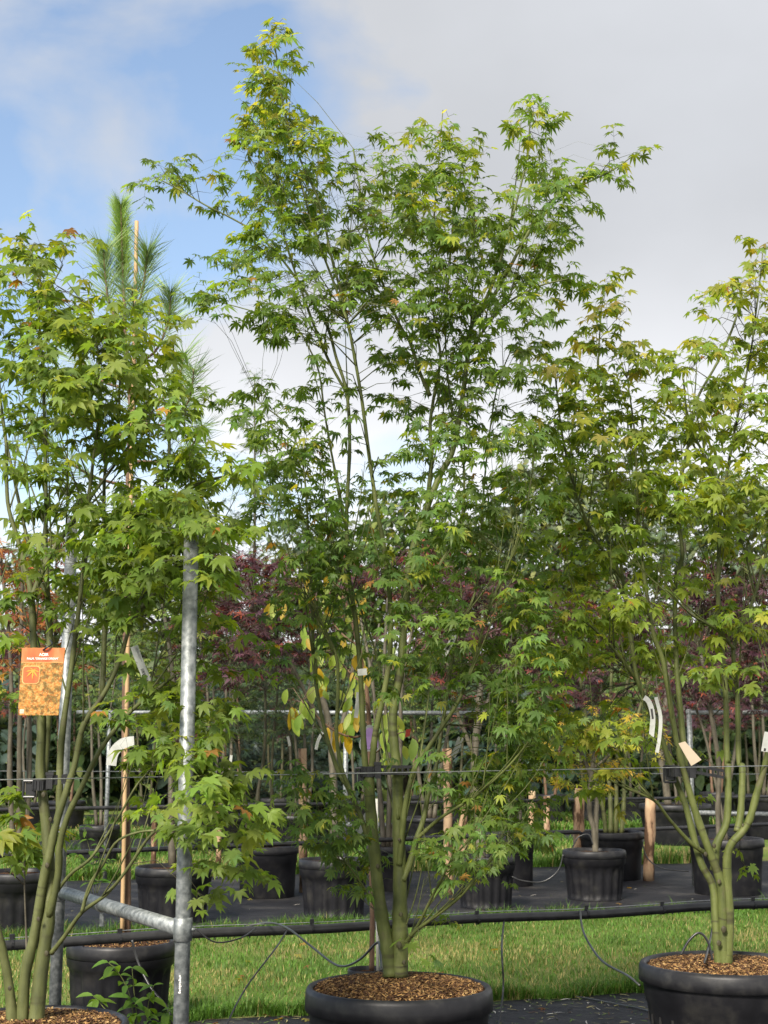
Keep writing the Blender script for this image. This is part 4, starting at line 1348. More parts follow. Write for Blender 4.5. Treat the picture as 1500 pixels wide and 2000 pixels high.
# ------------------------------------------------------------------ trees beyond the nursery rows
def far_tree(label, px, d, ytop, width, colour, seed, base_y=None, leaf=.2, per=420, conif=False, group=None, dens=1.0):
    r = random.Random(seed)
    root_p = Vector(((px - CX) / F_PX * d, d, 0))
    root = thing('conifer_tree' if conif else 'far_tree', label, 'conifer' if conif else 'tree', root_p, group)
    yb = 1450 + EYE / d * F_PX
    stems = [(max(2.2, width * .05), 1, 0, [(px, yb + 4), (px + r.uniform(-6, 6), (yb * 2 + ytop) / 3), (px + r.uniform(-8, 8), (yb + 2 * ytop) / 3), (px, ytop + 6)])]
    if not conif:
        for k in range(5):
            y0 = yb + (ytop - yb) * r.uniform(.3, .65)
            q = r.choice((-1, 1)) * r.uniform(.3, .8)
            stems.append((max(1.5, width * .02), .8, r.uniform(-.6, .6), [(px, y0), (px + q * width * .3, y0 - 40), (px + q * width * .5, y0 - 110)]))
    st = stem_paths(stems, d, seed)
    build_stems(root, st, M['bark_dark' if conif else 'bark_grey'], 'trunk' if conif else 'limb', 7)
    blobs = []
    n = 16
    for k in range(n):
        t = (k + .5) / n
        y = ytop + (yb - 25 - ytop) * t * (.97 if conif or leaf > .3 else .80)
        if conif:
            wv = width * .5 * (.12 + .88 * t)
            blobs.append((px + r.uniform(-.15, .15) * wv, y, wv, (yb - ytop) / n * .9, dens))
        else:
            wv = width * .5 * math.sin(math.pi * (.12 + .8 * t)) ** .6
            for s_ in (-.5, .45):
                blobs.append((px + s_ * wv + r.uniform(-.25, .25) * wv, y + r.uniform(-15, 15), wv * r.uniform(.4, .65), (yb - ytop) / n * r.uniform(.7, 1.1), dens * r.uniform(.6, 1.1)))
    tw_, lv_ = grow_crown(st, blobs, d, width / F_PX * d * .7, colour, leaf, 300 + seed, per=per, twl=leaf * 2, petiole=leaf * .4, tiers=(3, 4), pairs=2, twig_r=.012)
    tw_.build('twigs', M['bark_dark'], root, 'stuff')
    lv_.build(root, T_NEEDLEFAN if conif else T_SMALL, M['needle' if conif else 'leaf_far'], 0)
    return root


def needle_fan(seed):
    r = random.Random(seed)
    v, f = [], []
    for k in range(9):
        a = r.uniform(-1.1, 1.1)
        y0 = r.uniform(0, .4)
        b = len(v)
        ln = r.uniform(.5, .9)
        e = (math.sin(a) * ln, y0 + math.cos(a) * ln, r.uniform(-.3, .1))
        v += [(-.03, y0, 0), (.03, y0, 0), e]
        f.append((b, b + 1, b + 2))
    return np.array(v, dtype=np.float32), np.array(f, dtype=np.int32)


T_NEEDLEFAN = [needle_fan(s) for s in (1, 2, 3)]
BLUEG = col_from((.028, .052, .04), (.065, .105, .075))
FARG = col_from((.07, .10, .055), (.13, .17, .085), (.19, .21, .07), .12)
far_tree('dark blue-green conifer beyond the three thin stems', 470, 27, 1330, 190, BLUEG, 1, conif=True)
far_tree('dark blue-green conifer beyond the peeled wooden post', 560, 29, 1300, 210, BLUEG, 2, conif=True)
far_tree('narrow grey-green conifer whose tip stands in the gap left of the middle maple', 497, 33, 725, 150, PALEG, 3, conif=True, dens=.5)
far_tree('bright light-green tree top between the stems of the middle maple', 790, 32, 990, 190, MIDG, 4, dens=.9)
far_tree('loose grey-green tree behind the purple maples', 620, 36, 1030, 260, FARG, 5, dens=1.1)
far_tree('loose grey-green tall tree between the middle and right maples', 1080, 34, 930, 230, FARG, 6, dens=1.0)
far_tree('pale loose tall tree behind the yellow tips of the right maple', 1200, 38, 900, 240, FARG, 7, dens=1.0)
far_tree('soft pale pine-like tree in the notch of the right maple', 1330, 30, 850, 190, PALEG, 8, conif=True, dens=.5)
far_tree('leafy tall tree behind the right maple stems', 1440, 36, 950, 250, FARG, 9, dens=1.1)
far_tree('loose green tree behind the broad-leaved maple and its orange card', 110, 36, 1060, 260, FARG, 10, dens=.8)
far_tree('loose green tree behind the galvanised posts', 320, 34, 1010, 270, FARG, 11, dens=1.0)
far_tree('rounded green tree behind the red-topped purple maple', 930, 38, 1010, 260, FARG, 12, dens=1.1)
for k, x in enumerate(range(-420, 1990, 150)):
    far_tree('dark hedgerow tree on the skyline', x + (k % 3) * 20, 52 + (k % 4) * 4, 1255 + (k * 37 % 60), 230, DARKG, 30 + k, leaf=.36, per=420, group='hedgerow trees on the skyline')

for k, x in enumerate(range(-60, 1640, 170)):
    far_tree('dark evergreen shrub clothed to the ground behind the pot rows', x + (k * 53 % 40), 31 + (k % 3), 1340 + (k * 29 % 50), 230, DARKG if k % 2 else BLUEG, 60 + k, leaf=.31, per=520, group='dark evergreen shrubs behind the pot rows')

# ------------------------------------------------------------------ wooden posts
GW = [('long peeled wooden post with bark scars left of the middle maple', 592, 1462, 1676, 8.5, 14.4), ('speckled peeled post with bark patches right of the middle maple', 876, 1462, 1690, 9, 14.2), ('speckled peeled post behind the small lime maple', 1130, 1540, 1652, 11, 15.8), ('peeled post leaning in front of the third-row smooth pot', 1268, 1560, 1658, 11, 15.6),
      ('slim peeled post behind the near galvanised post', 300, 1560, 1660, 5.5, 15.8), ('slim peeled post between the ribbed pot and the wide smooth pot', 427, 1560, 1648, 5.5, 17.5), ('peeled post in the grass beyond the ribbed pots', 1068, 1555, 1608, 6, 23.5), ('dark-barked peeled post beside the thick swollen trunk', 1040, 1545, 1618, 7.5, 22.0), ('brown peeled post in the far row behind the speckled post', 905, 1560, 1640, 8, 18.0)]
for lab, x, y0, y1, rr_, d in GW:
    b = P(x, y1, d)
    t = P(x + random.uniform(-3, 3), y0, d)
    b = b.lerp(t, (0.0 - b.z) / (t.z - b.z)) if abs(t.z - b.z) > .01 else b
    q = rr_ * d / F_PX
    pts = [b.lerp(t, i / 7) + Vector((random.uniform(-.006, .006), 0, 0)) for i in range(8)]
    o = MB().tube(pts, [q * random.uniform(.9, 1.05) for _ in range(8)], 10).build('wooden_post', M['post'])
    tag(o, lab, 'post', 'peeled wooden posts')


# ------------------------------------------------------------------ galvanised frames
def pole(root, name, a, b, r_, mat='galv', n=16, segs=1):
    return MB().tube([a.lerp(b, i / max(1, segs)) for i in range(segs + 1)], r_, n).build(name, M[mat], root)


near_d, far_d = 4.62, 5.78
nb = P(353.5, 1990, near_d)
nb.z = 0
nt_ = nb.copy(); nt_.z = P(368, 1045, near_d).z
fbp = P(108, 1950, far_d); fbp.z = 0
ft = fbp.copy(); ft.z = P(116, 1010, far_d).z
frame = thing('tube_railing', 'galvanised tube railing of two posts and a crossbar beside the broad-leaved maple', 'railing', nb)
pole(frame, 'post', nb, nt_, .0242)
pole(frame, 'post', fbp, ft, .0242)
zb = P(345, 1815, near_d).z
ra, rb_ = Vector((nb.x, nb.y, zb)), Vector((fbp.x, fbp.y, zb))
pole(frame, 'crossbar', ra, rb_, .0242)
tee = MB().tube([Vector((nb.x, nb.y, zb + dz)) for dz in (-.036, -.034, .034, .036)], [.0245, .0295, .0295, .0245], 18)
tee.build('tee_fitting', M['galv'], frame)
MB().tube([Vector((fbp.x, fbp.y, zb + dz)) for dz in (-.036, -.034, .034, .036)], [.0245, .0295, .0295, .0245], 18).build('tee_fitting', M['galv'], frame)
dirb = (rb_ - ra).normalized()
rc = ra.lerp(rb_, .60)
ringo = MB().tube([rc - dirb * .006, rc + dirb * .006], .0275, 18).build('ring_clip', M['galv'], frame)
tb = MB().box(rc + Vector((0, 0, -.05)), Vector((.007, 0, 0)), Vector((0, .0015, 0)), Vector((0, 0, .026)))
link('clip_tab', tb.mesh('clip_tab', False), M['galv'], ringo)
bolt = MB().tube([Vector((nb.x, nb.y, zb)) + Vector((.026, -.004, 0)), Vector((nb.x, nb.y, zb)) + Vector((.038, -.004, 0))], .006, 6).build('bolt', M['galv'], frame)
# tiny vertical mill stamp on the near post
st_ = MB()
for k in range(9):
    z = P(352, 1936 - k * 4.0, near_d).z
    st_.box(Vector((nb.x - .003 + .0015 * (k % 2), nb.y - .0243, z)), Vector((.0022 if k % 3 else .0035, 0, 0)), Vector((0, .0004, 0)), Vector((0, 0, .0022)))
st_.build('mill_stamp', M['white_ink'], frame, None, False)


def frame_at(label, px, d, ytop, rails, r_=.024, group=None):
    b = P(px, 1700, d); b.z = 0
    t = b.copy(); t.z = P(px, ytop, d).z
    fr_ = thing('tube_railing', label, 'railing', b, group)
    pole(fr_, 'post', b, t, r_)
    for (x0, y0, x1, y1) in rails:
        p0, p1 = P(x0, y0, d), P(x1, y1, d + (x1 - x0) / F_PX * d * .02)
        pole(fr_, 'rail', p0, p1, r_ * .95)
    return fr_


frame_at('far galvanised post with a high rail and a low rail behind the vase-shaped maple', 1356, 15.0, 1385, [(1340, 1392, 1600, 1390), (1356, 1587, 1600, 1593)], .026)
frame_at('far galvanised post with rails behind the magnolia', 674, 16.0, 1388, [(380, 1391, 1180, 1394), (664, 1610, 775, 1612)], .026)
frame_at('far galvanised post with a high rail beyond the near crossbar', 205, 15.5, 1388, [(150, 1391, 385, 1392)], .022)


# ------------------------------------------------------------------ wires, drip pipes, hoses
def line_thing(name, pts, r_, mat, label, cat, n=6, group=None, smooth=0):
    pts = smooth_path(pts, smooth) if smooth else pts
    o = MB().tube(pts, r_, n).build(name, M[mat])
    return tag(o, label, cat, group)


def ext(a, b, t0, t1):
    return [a.lerp(b, t0 + (t1 - t0) * i / 24) for i in range(25)]


wz = P(722, 1505, D_MAIN).z
wa, wb = G(60, 1524, wz), G(1490, 1497, wz)
wa, wb = P(60, 1522, 4.95), P(1490, 1496, 6.4)
line_thing('steel_wire', ext(wa, wb, -.4, 1.3), .0022, 'wire', 'tight steel wire running past the three big maples at tie height', 'wire')
line_thing('steel_wire', ext(P(0, 1506, 11.6), P(1500, 1512, 15.6), -.2, 1.3), .0035, 'wire', 'steel wire of the back row just below the front one', 'wire')
pa, pb = G(0, 1845, .5), G(1500, 1766, .5)
pipe_pts = [p + Vector((0, 0, .006 * math.sin(i * 1.1))) for i, p in enumerate(ext(pa, pb, -.25, 1.25))]
pipe = thing('drip_pipe', 'black drip pipe hung in a straight run across the front lawn strip', 'pipe', (pa.x, pa.y, pa.z))
MB().tube(pipe_pts, .0245, 12).build('tube', M['hose'], pipe)
MB().tube([p + Vector((0, 0, .034)) for p in pipe_pts], .0022, 6).build('carrier_wire', M['wire'], pipe)
dr = MB()
for k in range(150):
    t = k / 150 + random.uniform(-.002, .002)
    p = pipe_pts[0].lerp(pipe_pts[-1], t)
    q = random.uniform(.002, .0045)
    dr.tube([p + Vector((0, 0, -.023)), p + Vector((0, 0, -.026 - q)), p + Vector((0, 0, -.026 - 2 * q))], [q, q, q * .3], 5)
M['drop'] = noisy('water_drop', [(0.3, (.05, .05, .055)), (0.7, (.09, .09, .1))], 10, .08, 0, .8)
dr.build('water_drops', M['drop'], pipe, 'stuff')
for x in (612, 924, 1133, 1278, 1451, 250, 45, -100):
    u = (x - CX) / F_PX
    t = min(range(400), key=lambda i: abs((pa.lerp(pb, -.25 + i * 1.5 / 400).x) / pa.lerp(pb, -.25 + i * 1.5 / 400).y - u))
    p = pa.lerp(pb, -.25 + t * 1.5 / 400)
    dv = (pb - pa).normalized()
    cl = MB().tube([p - dv * .006, p + dv * .006], .0275, 12)
    cl.box(p + Vector((0, 0, .034)), dv * .012, Vector((0, .006, 0)), Vector((0, 0, .012)))
    cl.build('pipe_clip', M['black_rubber'], pipe, None, False)
qa, qb = G(462, 1652, .5), G(1500, 1610, .5)
line_thing('drip_pipe', ext(qa, qb, -.7, 1.4), .022, 'hose', 'black drip pipe running along the rims of the back pots', 'pipe', 8)
qa, qb = G(200, 1578, .8), G(1500, 1556, .8)
line_thing('drip_pipe', ext(qa, qb, -.3, 1.3), .02, 'hose', 'thin far drip pipe behind the third row of pots', 'pipe', 6)


def hose(pts, label, mat='hose', r_=.0042, d=None):
    w = []
    for p in pts:
        x, y = p[0], p[1]
        w.append(P(x, y, p[2] if len(p) > 2 else d))
    return line_thing('drip_hose', w, r_, mat, label, 'hose', 6, None, 6)


dp = lambda x: pa.lerp(pb, x / 1500.0).y - .03
hose([(478, 1812, dp(478)), (520, 1802, dp(500) - .05), (560, 1812, 7.0), (610, 1850, 6.8), (660, 1886, 6.5), (700, 1876, 6.3), (735, 1842, 6.2), (742, 1850, 6.1), (745, 1895, 5.95)], 'grey drip hose looping from the pipe to the middle maple pot', 'hose_grey', .0052)
hose([(562, 1815, dp(562)), (540, 1850, 7.0), (480, 1930, 6.8), (440, 2010, 6.6), (420, 2090, 6.5)], 'black drip hose slanting down in front of the lawn left of the middle maple')
hose([(985, 1795, dp(985)), (980, 1850, 7.3), (983, 1930, 7.2), (974, 2000, 7.1), (960, 2070, 7.0)], 'black drip hose hanging straight down right of the middle maple pot', 'hose', .005)
hose([(1133, 1778, dp(1133)), (1138, 1815, 7.4), (1155, 1850, 7.2), (1180, 1880, 7.0), (1225, 1905, 6.6), (1250, 1925, 6.5)], 'grey drip hose curving from the pipe to the vase-shaped maple pot', 'hose_grey', .0055)
hose([(1330, 1865, 5.95), (1345, 1838, 5.95), (1365, 1822, 5.95), (1382, 1838, 5.95), (1392, 1875, 5.95)], 'black hose arching out of the bark beside the vase-shaped maple stems', 'hose', .005)
hose([(1395, 1790, dp(1395)), (1388, 1830, 7.2), (1380, 1865, 6.6), (1376, 1880, 6.3)], 'short black hose dropping behind the vase-shaped maple base', 'hose', .005)
hose([(258, 1836, 6.55), (270, 1880, 6.55), (295, 1930, 6.5), (330, 1975, 6.45), (345, 2040, 6.4)], 'dark hose hanging over the pot of the young pine', 'hose', .006)
hose([(380, 1812, 6.7), (420, 1840, 6.7), (470, 1832, 6.75), (500, 1812, 6.9)], 'thin black hose sagging under the pipe next to the near post', 'hose', .0038)
w = [G(x, y, .012) for x, y in ((1060, 1938), (1110, 1944), (1160, 1952), (1210, 1962), (1250, 1970), (1300, 1985))]
line_thing('drip_hose', w, .0045, 'hose_grey', 'grey hose lying flat on the front black fabric', 'hose', 6, None, 4)
for lab, pts, d in (('thin hose looping between the small lime maple pot and its left neighbour', [(1100, 1668), (1090, 1700), (1060, 1722), (1020, 1720), (1000, 1712)], 13.0), ('thin hose hanging between the wide smooth pot and the near post', [(478, 1662), (460, 1695), (440, 1708), (416, 1716)], 13.0), ('thin hose hanging in the lawn gap left of the wide smooth pot', [(1255, 1640), (1262, 1672), (1290, 1695), (1345, 1702)], 14.6), ('thin hose arching over the rim of the small lime maple pot', [(1118, 1655), (1130, 1635), (1150, 1630), (1158, 1650)], 13.3)):
    line_thing('drip_hose', [P(x, y, d) for x, y in pts], .0065, 'hose', lab, 'hose', 5, None, 5)


# ------------------------------------------------------------------ tree ties
def tree_tie(label, d, wrap, tail, buckle, ring, r_):
    """wrap: (x, y, half width px) of the held stems; tail: px points; buckle, ring: px centres"""
    root = thing('tree_tie', label, 'tree tie', P(wrap[0], wrap[1], d))
    c = P(wrap[0], wrap[1], d)
    k = d / F_PX
    n = 28
    v, f = [], []
    hw = 10 * k
    for i in range(n):
        a = 2 * math.pi * i / n
        x, y = math.cos(a) * (wrap[2] * k + .003), math.sin(a) * (r_ + .003)
        for q, z in ((1, -hw), (1, hw), (1.12, hw), (1.12, -hw)):
            v.append(c + Vector((x * q, y * q, z)))
    for i in range(n):
        j = (i + 1) % n
        for m in range(4):
            m2 = (m + 1) % 4
            f.append((i * 4 + m, j * 4 + m, j * 4 + m2, i * 4 + m2))
    MB().add(v, f).build('strap', M['black_rubber'], root, None, False)
    # ribs moulded on the strap
    for i in range(5):
        a = -math.pi / 2 + (i - 2) * .38
        x, y = math.cos(a) * (wrap[2] * k + .003) * 1.14, math.sin(a) * (r_ + .003) * 1.14
        MB().box(c + Vector((x, y, 0)), Vector((.0016, 0, 0)), Vector((0, .003, 0)), Vector((0, 0, hw * .8))).build('rib', M['black_rubber'], root, None, False)
    # tail with punched slots: two edge strips and cross bars
    t0, t1 = P(*tail[0], d - r_), P(*tail[1], d - r_ + .01)
    dv = (t1 - t0)
    L = dv.length
    dv = dv.normalized()
    upv = Vector((0, 0, 1))
    tl = MB()
    for s_ in (-1, 1):
        tl.box(t0.lerp(t1, .5) + upv * s_ * hw * .62, dv * L * .5, Vector((0, .0018, 0)), upv * hw * .28)
    for i in range(7):
        tl.box(t0.lerp(t1, i / 6), dv * .004, Vector((0, .0022, 0)), upv * hw * .36)
    tl.build('slotted_tail', M['black_rubber'], root, None, False)
    bc = P(*buckle, d - r_ - .006)
    bk = MB().box(bc, Vector((6 * k, 0, 0)), Vector((0, .006, 0)), Vector((0, 0, 15 * k)))
    bk.box(bc + Vector((0, 0, 13 * k)), Vector((7.5 * k, 0, 0)), Vector((0, .008, 0)), Vector((0, 0, 3 * k)))
    bk.build('buckle', M['black_rubber'], root, None, False)
    rc_ = P(*ring, d - r_ * .6)
    rw, rh = 11 * k, 15 * k
    rg_ = MB()
    cs = [Vector((-rw, 0, -rh)), Vector((rw, 0, -rh)), Vector((rw, 0, rh)), Vector((-rw, 0, rh)), Vector((-rw, 0, -rh))]
    for i in range(4):
        rg_.tube([rc_ + cs[i], rc_ + cs[i + 1]], .0048, 8)
    rg_.box(rc_ + Vector((.003, .008, 0)), Vector((rw * .8, 0, 0)), Vector((0, .003, 0)), Vector((0, 0, rh * .75)))
    rg_.build('wire_clip', M['black_rubber'], root, None, False)


tree_tie('black slotted rubber tie round the middle maple stems at the wire', D_MAIN, (722, 1507, 17), ((742, 1504), (808, 1504)), (738, 1505), (706, 1516), .035)
tree_tie('black rubber tie with a square clip on the broad-leaved maple under its card', D_L, (82, 1533, 15), ((100, 1524), (131, 1521)), (97, 1525), (57, 1541), .035)
tree_tie('black rubber tie with a drooping tail on the vase-shaped maple', D_R, (1322, 1506, 20), ((1348, 1500), (1414, 1512)), (1352, 1504), (1308, 1512), .04)


# ------------------------------------------------------------------ plant labels
def card(root, name, tl, tr, br, bl, d, mat, thick=.0012, bulge=.0):
    a, b, c, e = [P(*q, d) for q in (tl, tr, br, bl)]
    n = (b - a).cross(e - a).normalized()
    if n.y > 0:
        n = -n
    v, f = [], []
    m = 8
    for side in (0, 1):
        for i in range(m + 1):
            t = i / m
            off = n * (thick * (1 - 2 * side) + bulge * math.sin(math.pi * t))
            v += [a.lerp(e, t) + off, b.lerp(c, t) + off]
    h = 2 * (m + 1)
    for i in range(m):
        f.append((2 * i, 2 * i + 2, 2 * i + 3, 2 * i + 1))
        f.append((h + 2 * i, h + 2 * i + 1, h + 2 * i + 3, h + 2 * i + 2))
        f.append((2 * i, h + 2 * i, h + 2 * i + 2, 2 * i + 2))
        f.append((2 * i + 1, 2 * i + 3, h + 2 * i + 3, h + 2 * i + 1))
    f += [(0, 1, h + 1, h), (2 * m, h + 2 * m, h + 2 * m + 1, 2 * m + 1)]
    return MB().add(v, f).build(name, M[mat], root, None, False), (a, b, c, e, n)


d_c = 4.72
pc = thing('plant_label', 'orange picture card with white lettering hanging on the broad-leaved maple', 'plant label', P(85, 1264, d_c))
cb, (ca, cb2, cc_, ce, cn) = card(pc, 'card', (43, 1265), (128, 1265), (114, 1397), (35, 1397), d_c, 'card_photo')


def on_card(u, v, off=.002):
    return ca.lerp(cb2, u).lerp(ce.lerp(cc_, u), v) + cn * off


hd = MB()
hd.add([on_card(.012, .006), on_card(.988, .006), on_card(.985, .215), on_card(.012, .215)], [(0, 1, 2, 3)])
hd.build('header_band', M['card_head'], pc, None, False)
ln_ = MB().add([on_card(.012, .215, .0025), on_card(.985, .215, .0025), on_card(.985, .222, .0025), on_card(.012, .222, .0025)], [(0, 1, 2, 3)])
ln_.build('header_line', M['card_edge'], pc, None, False)


def round_rect(u0, u1, v0, v1, off, rr=.18):
    pts = []
    for cx_, cy_, a0 in ((u1, v0, -90), (u1, v1, 0), (u0, v1, 90), (u0, v0, 180)):
        sx = -1 if cx_ == u1 else 1
        sy = -1 if cy_ == v1 else 1
        ru, rv = (u1 - u0) * rr, (v1 - v0) * rr
        for k in range(5):
            a = math.radians(a0 + 22.5 * k)
            pts.append(on_card(cx_ + sx * ru + ru * math.cos(a), cy_ + sy * rv + rv * math.sin(a), off))
    return MB().add(pts, [tuple(range(len(pts)))])


round_rect(.05, .46, .27, .535, .0022).build('inset_border', M['card_edge'], pc, None, False)
round_rect(.065, .445, .28, .525, .0030).build('inset_picture', M['card_head'], pc, None, False)
lf = Leaves()
lf.add(on_card(.3, .33, .0042), (ce - ca) + (ca - cb2) * .1, cn, .055, (.75, .3, .06))
p_, R_, s_, c_ = lf.arrays()
me = scatter_mesh('printed_leaf', [palmate(PALM7, .08, .25, 0, 0, 3)], p_, R_, s_ * .62, c_, np.zeros(1, dtype=int))
link('printed_leaf', me, M['chip'], pc)
for k in range(4):
    v = .915 + k * .016
    MB().add([on_card(.04, v, .0022), on_card(.15, v, .0022), on_card(.15, v + .007, .0022), on_card(.04, v + .007, .0022)], [(0, 1, 2, 3)]).build('fine_print', M['white_ink'], pc, None, False)


def lettering(body, u, v, width_u, parent, mat, italic=0):
    cu = bpy.data.curves.new('lettering', 'FONT')
    cu.body = body
    cu.align_x = 'CENTER'
    cu.align_y = 'CENTER'
    cu.size = 1.0
    cu.extrude = 0.0
    cu.offset = 0.028
    o = bpy.data.objects.new('lettering', cu)
    COL.objects.link(o)
    cu.materials.append(M[mat])
    bpy.context.view_layer.update()
    w = max(.1, o.dimensions.x)
    L = (cb2 - ca).length * width_u
    x = (cb2 - ca).normalized()
    z = cn
    y = z.cross(x)
    r3 = Matrix((x, y, z)).transposed().to_4x4()
    me_ = bpy.data.meshes.new_from_object(o)
    bpy.data.objects.remove(o)
    o = bpy.data.objects.new('lettering', me_)
    COL.objects.link(o)
    r_ = parent
    o.parent = parent
    o.matrix_parent_inverse = Matrix.Translation(-r_.location)
    o.matrix_basis = Matrix.Translation(on_card(u, v, .0032)) @ r3 @ Matrix.Scale(L / w, 4)


lettering('ACER', .52, .105, .22, pc, 'white_ink')
lettering("PALM. 'ORANGE DREAM'", .50, .165, .72, pc, 'white_ink')
tie_ = MB().tube(smooth_path([P(84, 1270, d_c - .006), P(92, 1264, d_c - .012), P(102, 1258, d_c), P(98, 1250, d_c + .03)], 4), .0028, 6)
tie_.build('cable_tie', M['black_rubber'], pc)


def strip(label, pts, wpx, d, mat='paper', marks=None, group=None, cat='plant tag'):
    """curling tag: centre line px points, width px"""
    w = smooth_path([P(x, y, d + .006 * i) for i, (x, y) in enumerate(pts)], 4)
    k = d / F_PX
    v, f = [], []
    for i, p in enumerate(w):
        dv = (w[min(i + 1, len(w) - 1)] - w[max(i - 1, 0)]).normalized()
        s_ = dv.cross(Vector((0, 1, 0))).normalized() * wpx * .5 * k
        nn = Vector((0, .0006, 0))
        v += [p + s_ - nn, p - s_ - nn, p - s_ + nn, p + s_ + nn]
    for i in range(len(w) - 1):
        for m in range(4):
            m2 = (m + 1) % 4
            f.append((4 * i + m, 4 * i + m2, 4 * i + 4 + m2, 4 * i + 4 + m))
    f += [(0, 3, 2, 1), tuple(len(v) - 4 + q for q in range(4))]
    root = thing('plant_tag', label, cat, w[0], group)
    MB().add(v, f).build('tag_body', M[mat], root, None, False)
    if marks:
        for (t0, t1, q0, q1) in marks:
            i0 = (len(w) - 1) * t0
            a = w[int(i0)].lerp(w[min(int(i0) + 1, len(w) - 1)], i0 % 1)
            i1 = (len(w) - 1) * t1
            b = w[int(i1)].lerp(w[min(int(i1) + 1, len(w) - 1)], i1 % 1)
            dv = (b - a).normalized()
            s_ = dv.cross(Vector((0, 1, 0))).normalized() * wpx * .5 * k
            nn = Vector((0, -.0016, 0))
            MB().add([a + s_ * q0 + nn, a + s_ * q1 + nn, b + s_ * q1 + nn, b + s_ * q0 + nn], [(0, 1, 2, 3)]).build('barcode_bar', M['print'], root, None, False)
    return root


bars = [(.62 + k * .026, .62 + k * .026 + random.choice((.010, .016)), -.55, .25) for k in range(13)]
bars += [(.08 + k * .0, .45, .5 - .0, .56) for k in range(1)] + [(.08, .36, .25, .31)]
strip('white strip tag with a barcode hanging slanted from the broad-leaved maple', [(262, 1262), (270, 1285), (280, 1310), (293, 1340)], 15, 4.9, marks=bars)
strip('white curled tag on the trunk of the young pine', [(262, 1448), (240, 1452), (222, 1470), (217, 1495)], 20, 6.9)
strip('pale tag folded over a twig of the middle maple high on the right', [(884, 1225), (886, 1243), (878, 1260), (866, 1280)], 11, 5.75, marks=[(.45, .8, -.4, .3)])
strip('small square white tag against a left stem of the middle maple', [(707, 1306), (708, 1319)], 18, 5.75)
strip('long pale strip below the small square tag', [(700, 1352), (698, 1376), (695, 1402)], 8, 5.9)
strip('white pointed tag low between the stems of the middle maple', [(722, 1588), (712, 1605), (698, 1625)], 16, 6.4)
strip('thin grey tag hanging by the magnolia', [(630, 1430), (622, 1445), (617, 1464)], 6, 7.0)
strip('pale tag hanging on the right-hand stems of the middle maple', [(900, 1440), (893, 1460), (884, 1478)], 11, 6.6)
strip('pale folded tag hanging highest on the vase-shaped maple', [(1258, 1362), (1268, 1372), (1275, 1400), (1272, 1440)], 10, 6.15, marks=[(.5, .7, -.4, .4)])
strip('pale narrow tag beside the folded one on the vase-shaped maple', [(1281, 1362), (1290, 1400), (1288, 1440), (1283, 1470)], 7, 6.15)
strip('pale label with small print wrapped on the outer stem of the vase-shaped maple', [(1500, 1430), (1496, 1450), (1493, 1468)], 13, 5.6, marks=[(.78, .95, -.3, .3)])
strip('white strip hanging on a thin dark stem of the back row', [(452, 1475), (450, 1488), (448, 1500)], 5, 12.5)
strip('white strip hanging beside the conifer in the back row', [(562, 1438), (564, 1447), (566, 1457)], 5, 14)
cr = thing('plant_label', 'cream card tilted on its corner behind the tie of the vase-shaped maple', 'plant label', P(1350, 1460, 6.0))
card(cr, 'card', (1325, 1452), (1338, 1448), (1370, 1484), (1350, 1496), 6.0, 'cream')
hp = thing('plant_label', 'lilac rounded card with a white rim showing between the middle maple stems', 'plant label', P(722, 1445, 6.9))


def blob_card(root, name, mat, sc__, off):
    v = [P(722, 1446, 6.9) + Vector((0, off, 0))]
    n = 40
    for k in range(n):
        a = 2 * math.pi * k / n
        q = (1 + .18 * math.cos(3 * a + 1.57)) * sc__
        v.append(P(722 + 19 * q * math.cos(a), 1446 - 26 * q * math.sin(a), 6.9) + Vector((0, off, 0)))
    v += [Vector(p_) + Vector((0, .0012, 0)) for p_ in v[:]]
    h = n + 1
    f = [(0, 1 + k, 1 + (k + 1) % n) for k in range(n)] + [(h, h + 1 + (k + 1) % n, h + 1 + k) for k in range(n)] + [(1 + k, h + 1 + k, h + 1 + (k + 1) % n, 1 + (k + 1) % n) for k in range(n)]
    MB().add(v, f).build(name, M[mat], root, None, False)


blob_card(hp, 'card', 'paper', 1.0, 0)
blob_card(hp, 'printed_face', 'lilac', .82, -.003)
rt = thing('plant_tag', 'small red tag on a stem right of the lilac card', 'plant tag', P(797, 1436, 6.6))
card(rt, 'tag_body', (793, 1425), (803, 1423), (800, 1438), (791, 1440), 6.6, 'red')


# ------------------------------------------------------------------ weeds and sapling
def weed(label, d, stems, leaf, n, seed, name='weed_plant'):
    r = random.Random(seed)
    base = P(stems[0][0][0], stems[0][0][1], d)
    root = thing(name, label, 'weed', base)
    lw = Leaves()
    for st in stems:
        dd = r.uniform(-.08, .05)
        path = smooth_path([P(x, y, d + dd * i / len(st)) for i, (x, y) in enumerate(st)], 4)
        MB().tube(path, [.003 * (1 - .5 * i / len(path)) for i in range(len(path))], 6).build('stem', M['bark_green'], root)
        for i in range(n):
            t = .2 + .8 * (i + 1) / n
            p = path[min(len(path) - 1, int(t * (len(path) - 1)))]
            for sg in (-1, 1):
                az = i * 1.57 + r.uniform(-.4, .4) + (math.pi if sg > 0 else 0)
                lw.add(p, (math.cos(az), math.sin(az) * .8 - .2, r.uniform(-.25, .45)), (r.uniform(-.3, .3), -.5, 1), leaf * r.uniform(.5, 1.1) * (1.1 - .35 * t), jit(lerp3((.08, .17, .025), (.15, .26, .04), r.random()), r, .2))
    lw.build(root, T_LANCE, M['leaf'], 200, 'foliage')


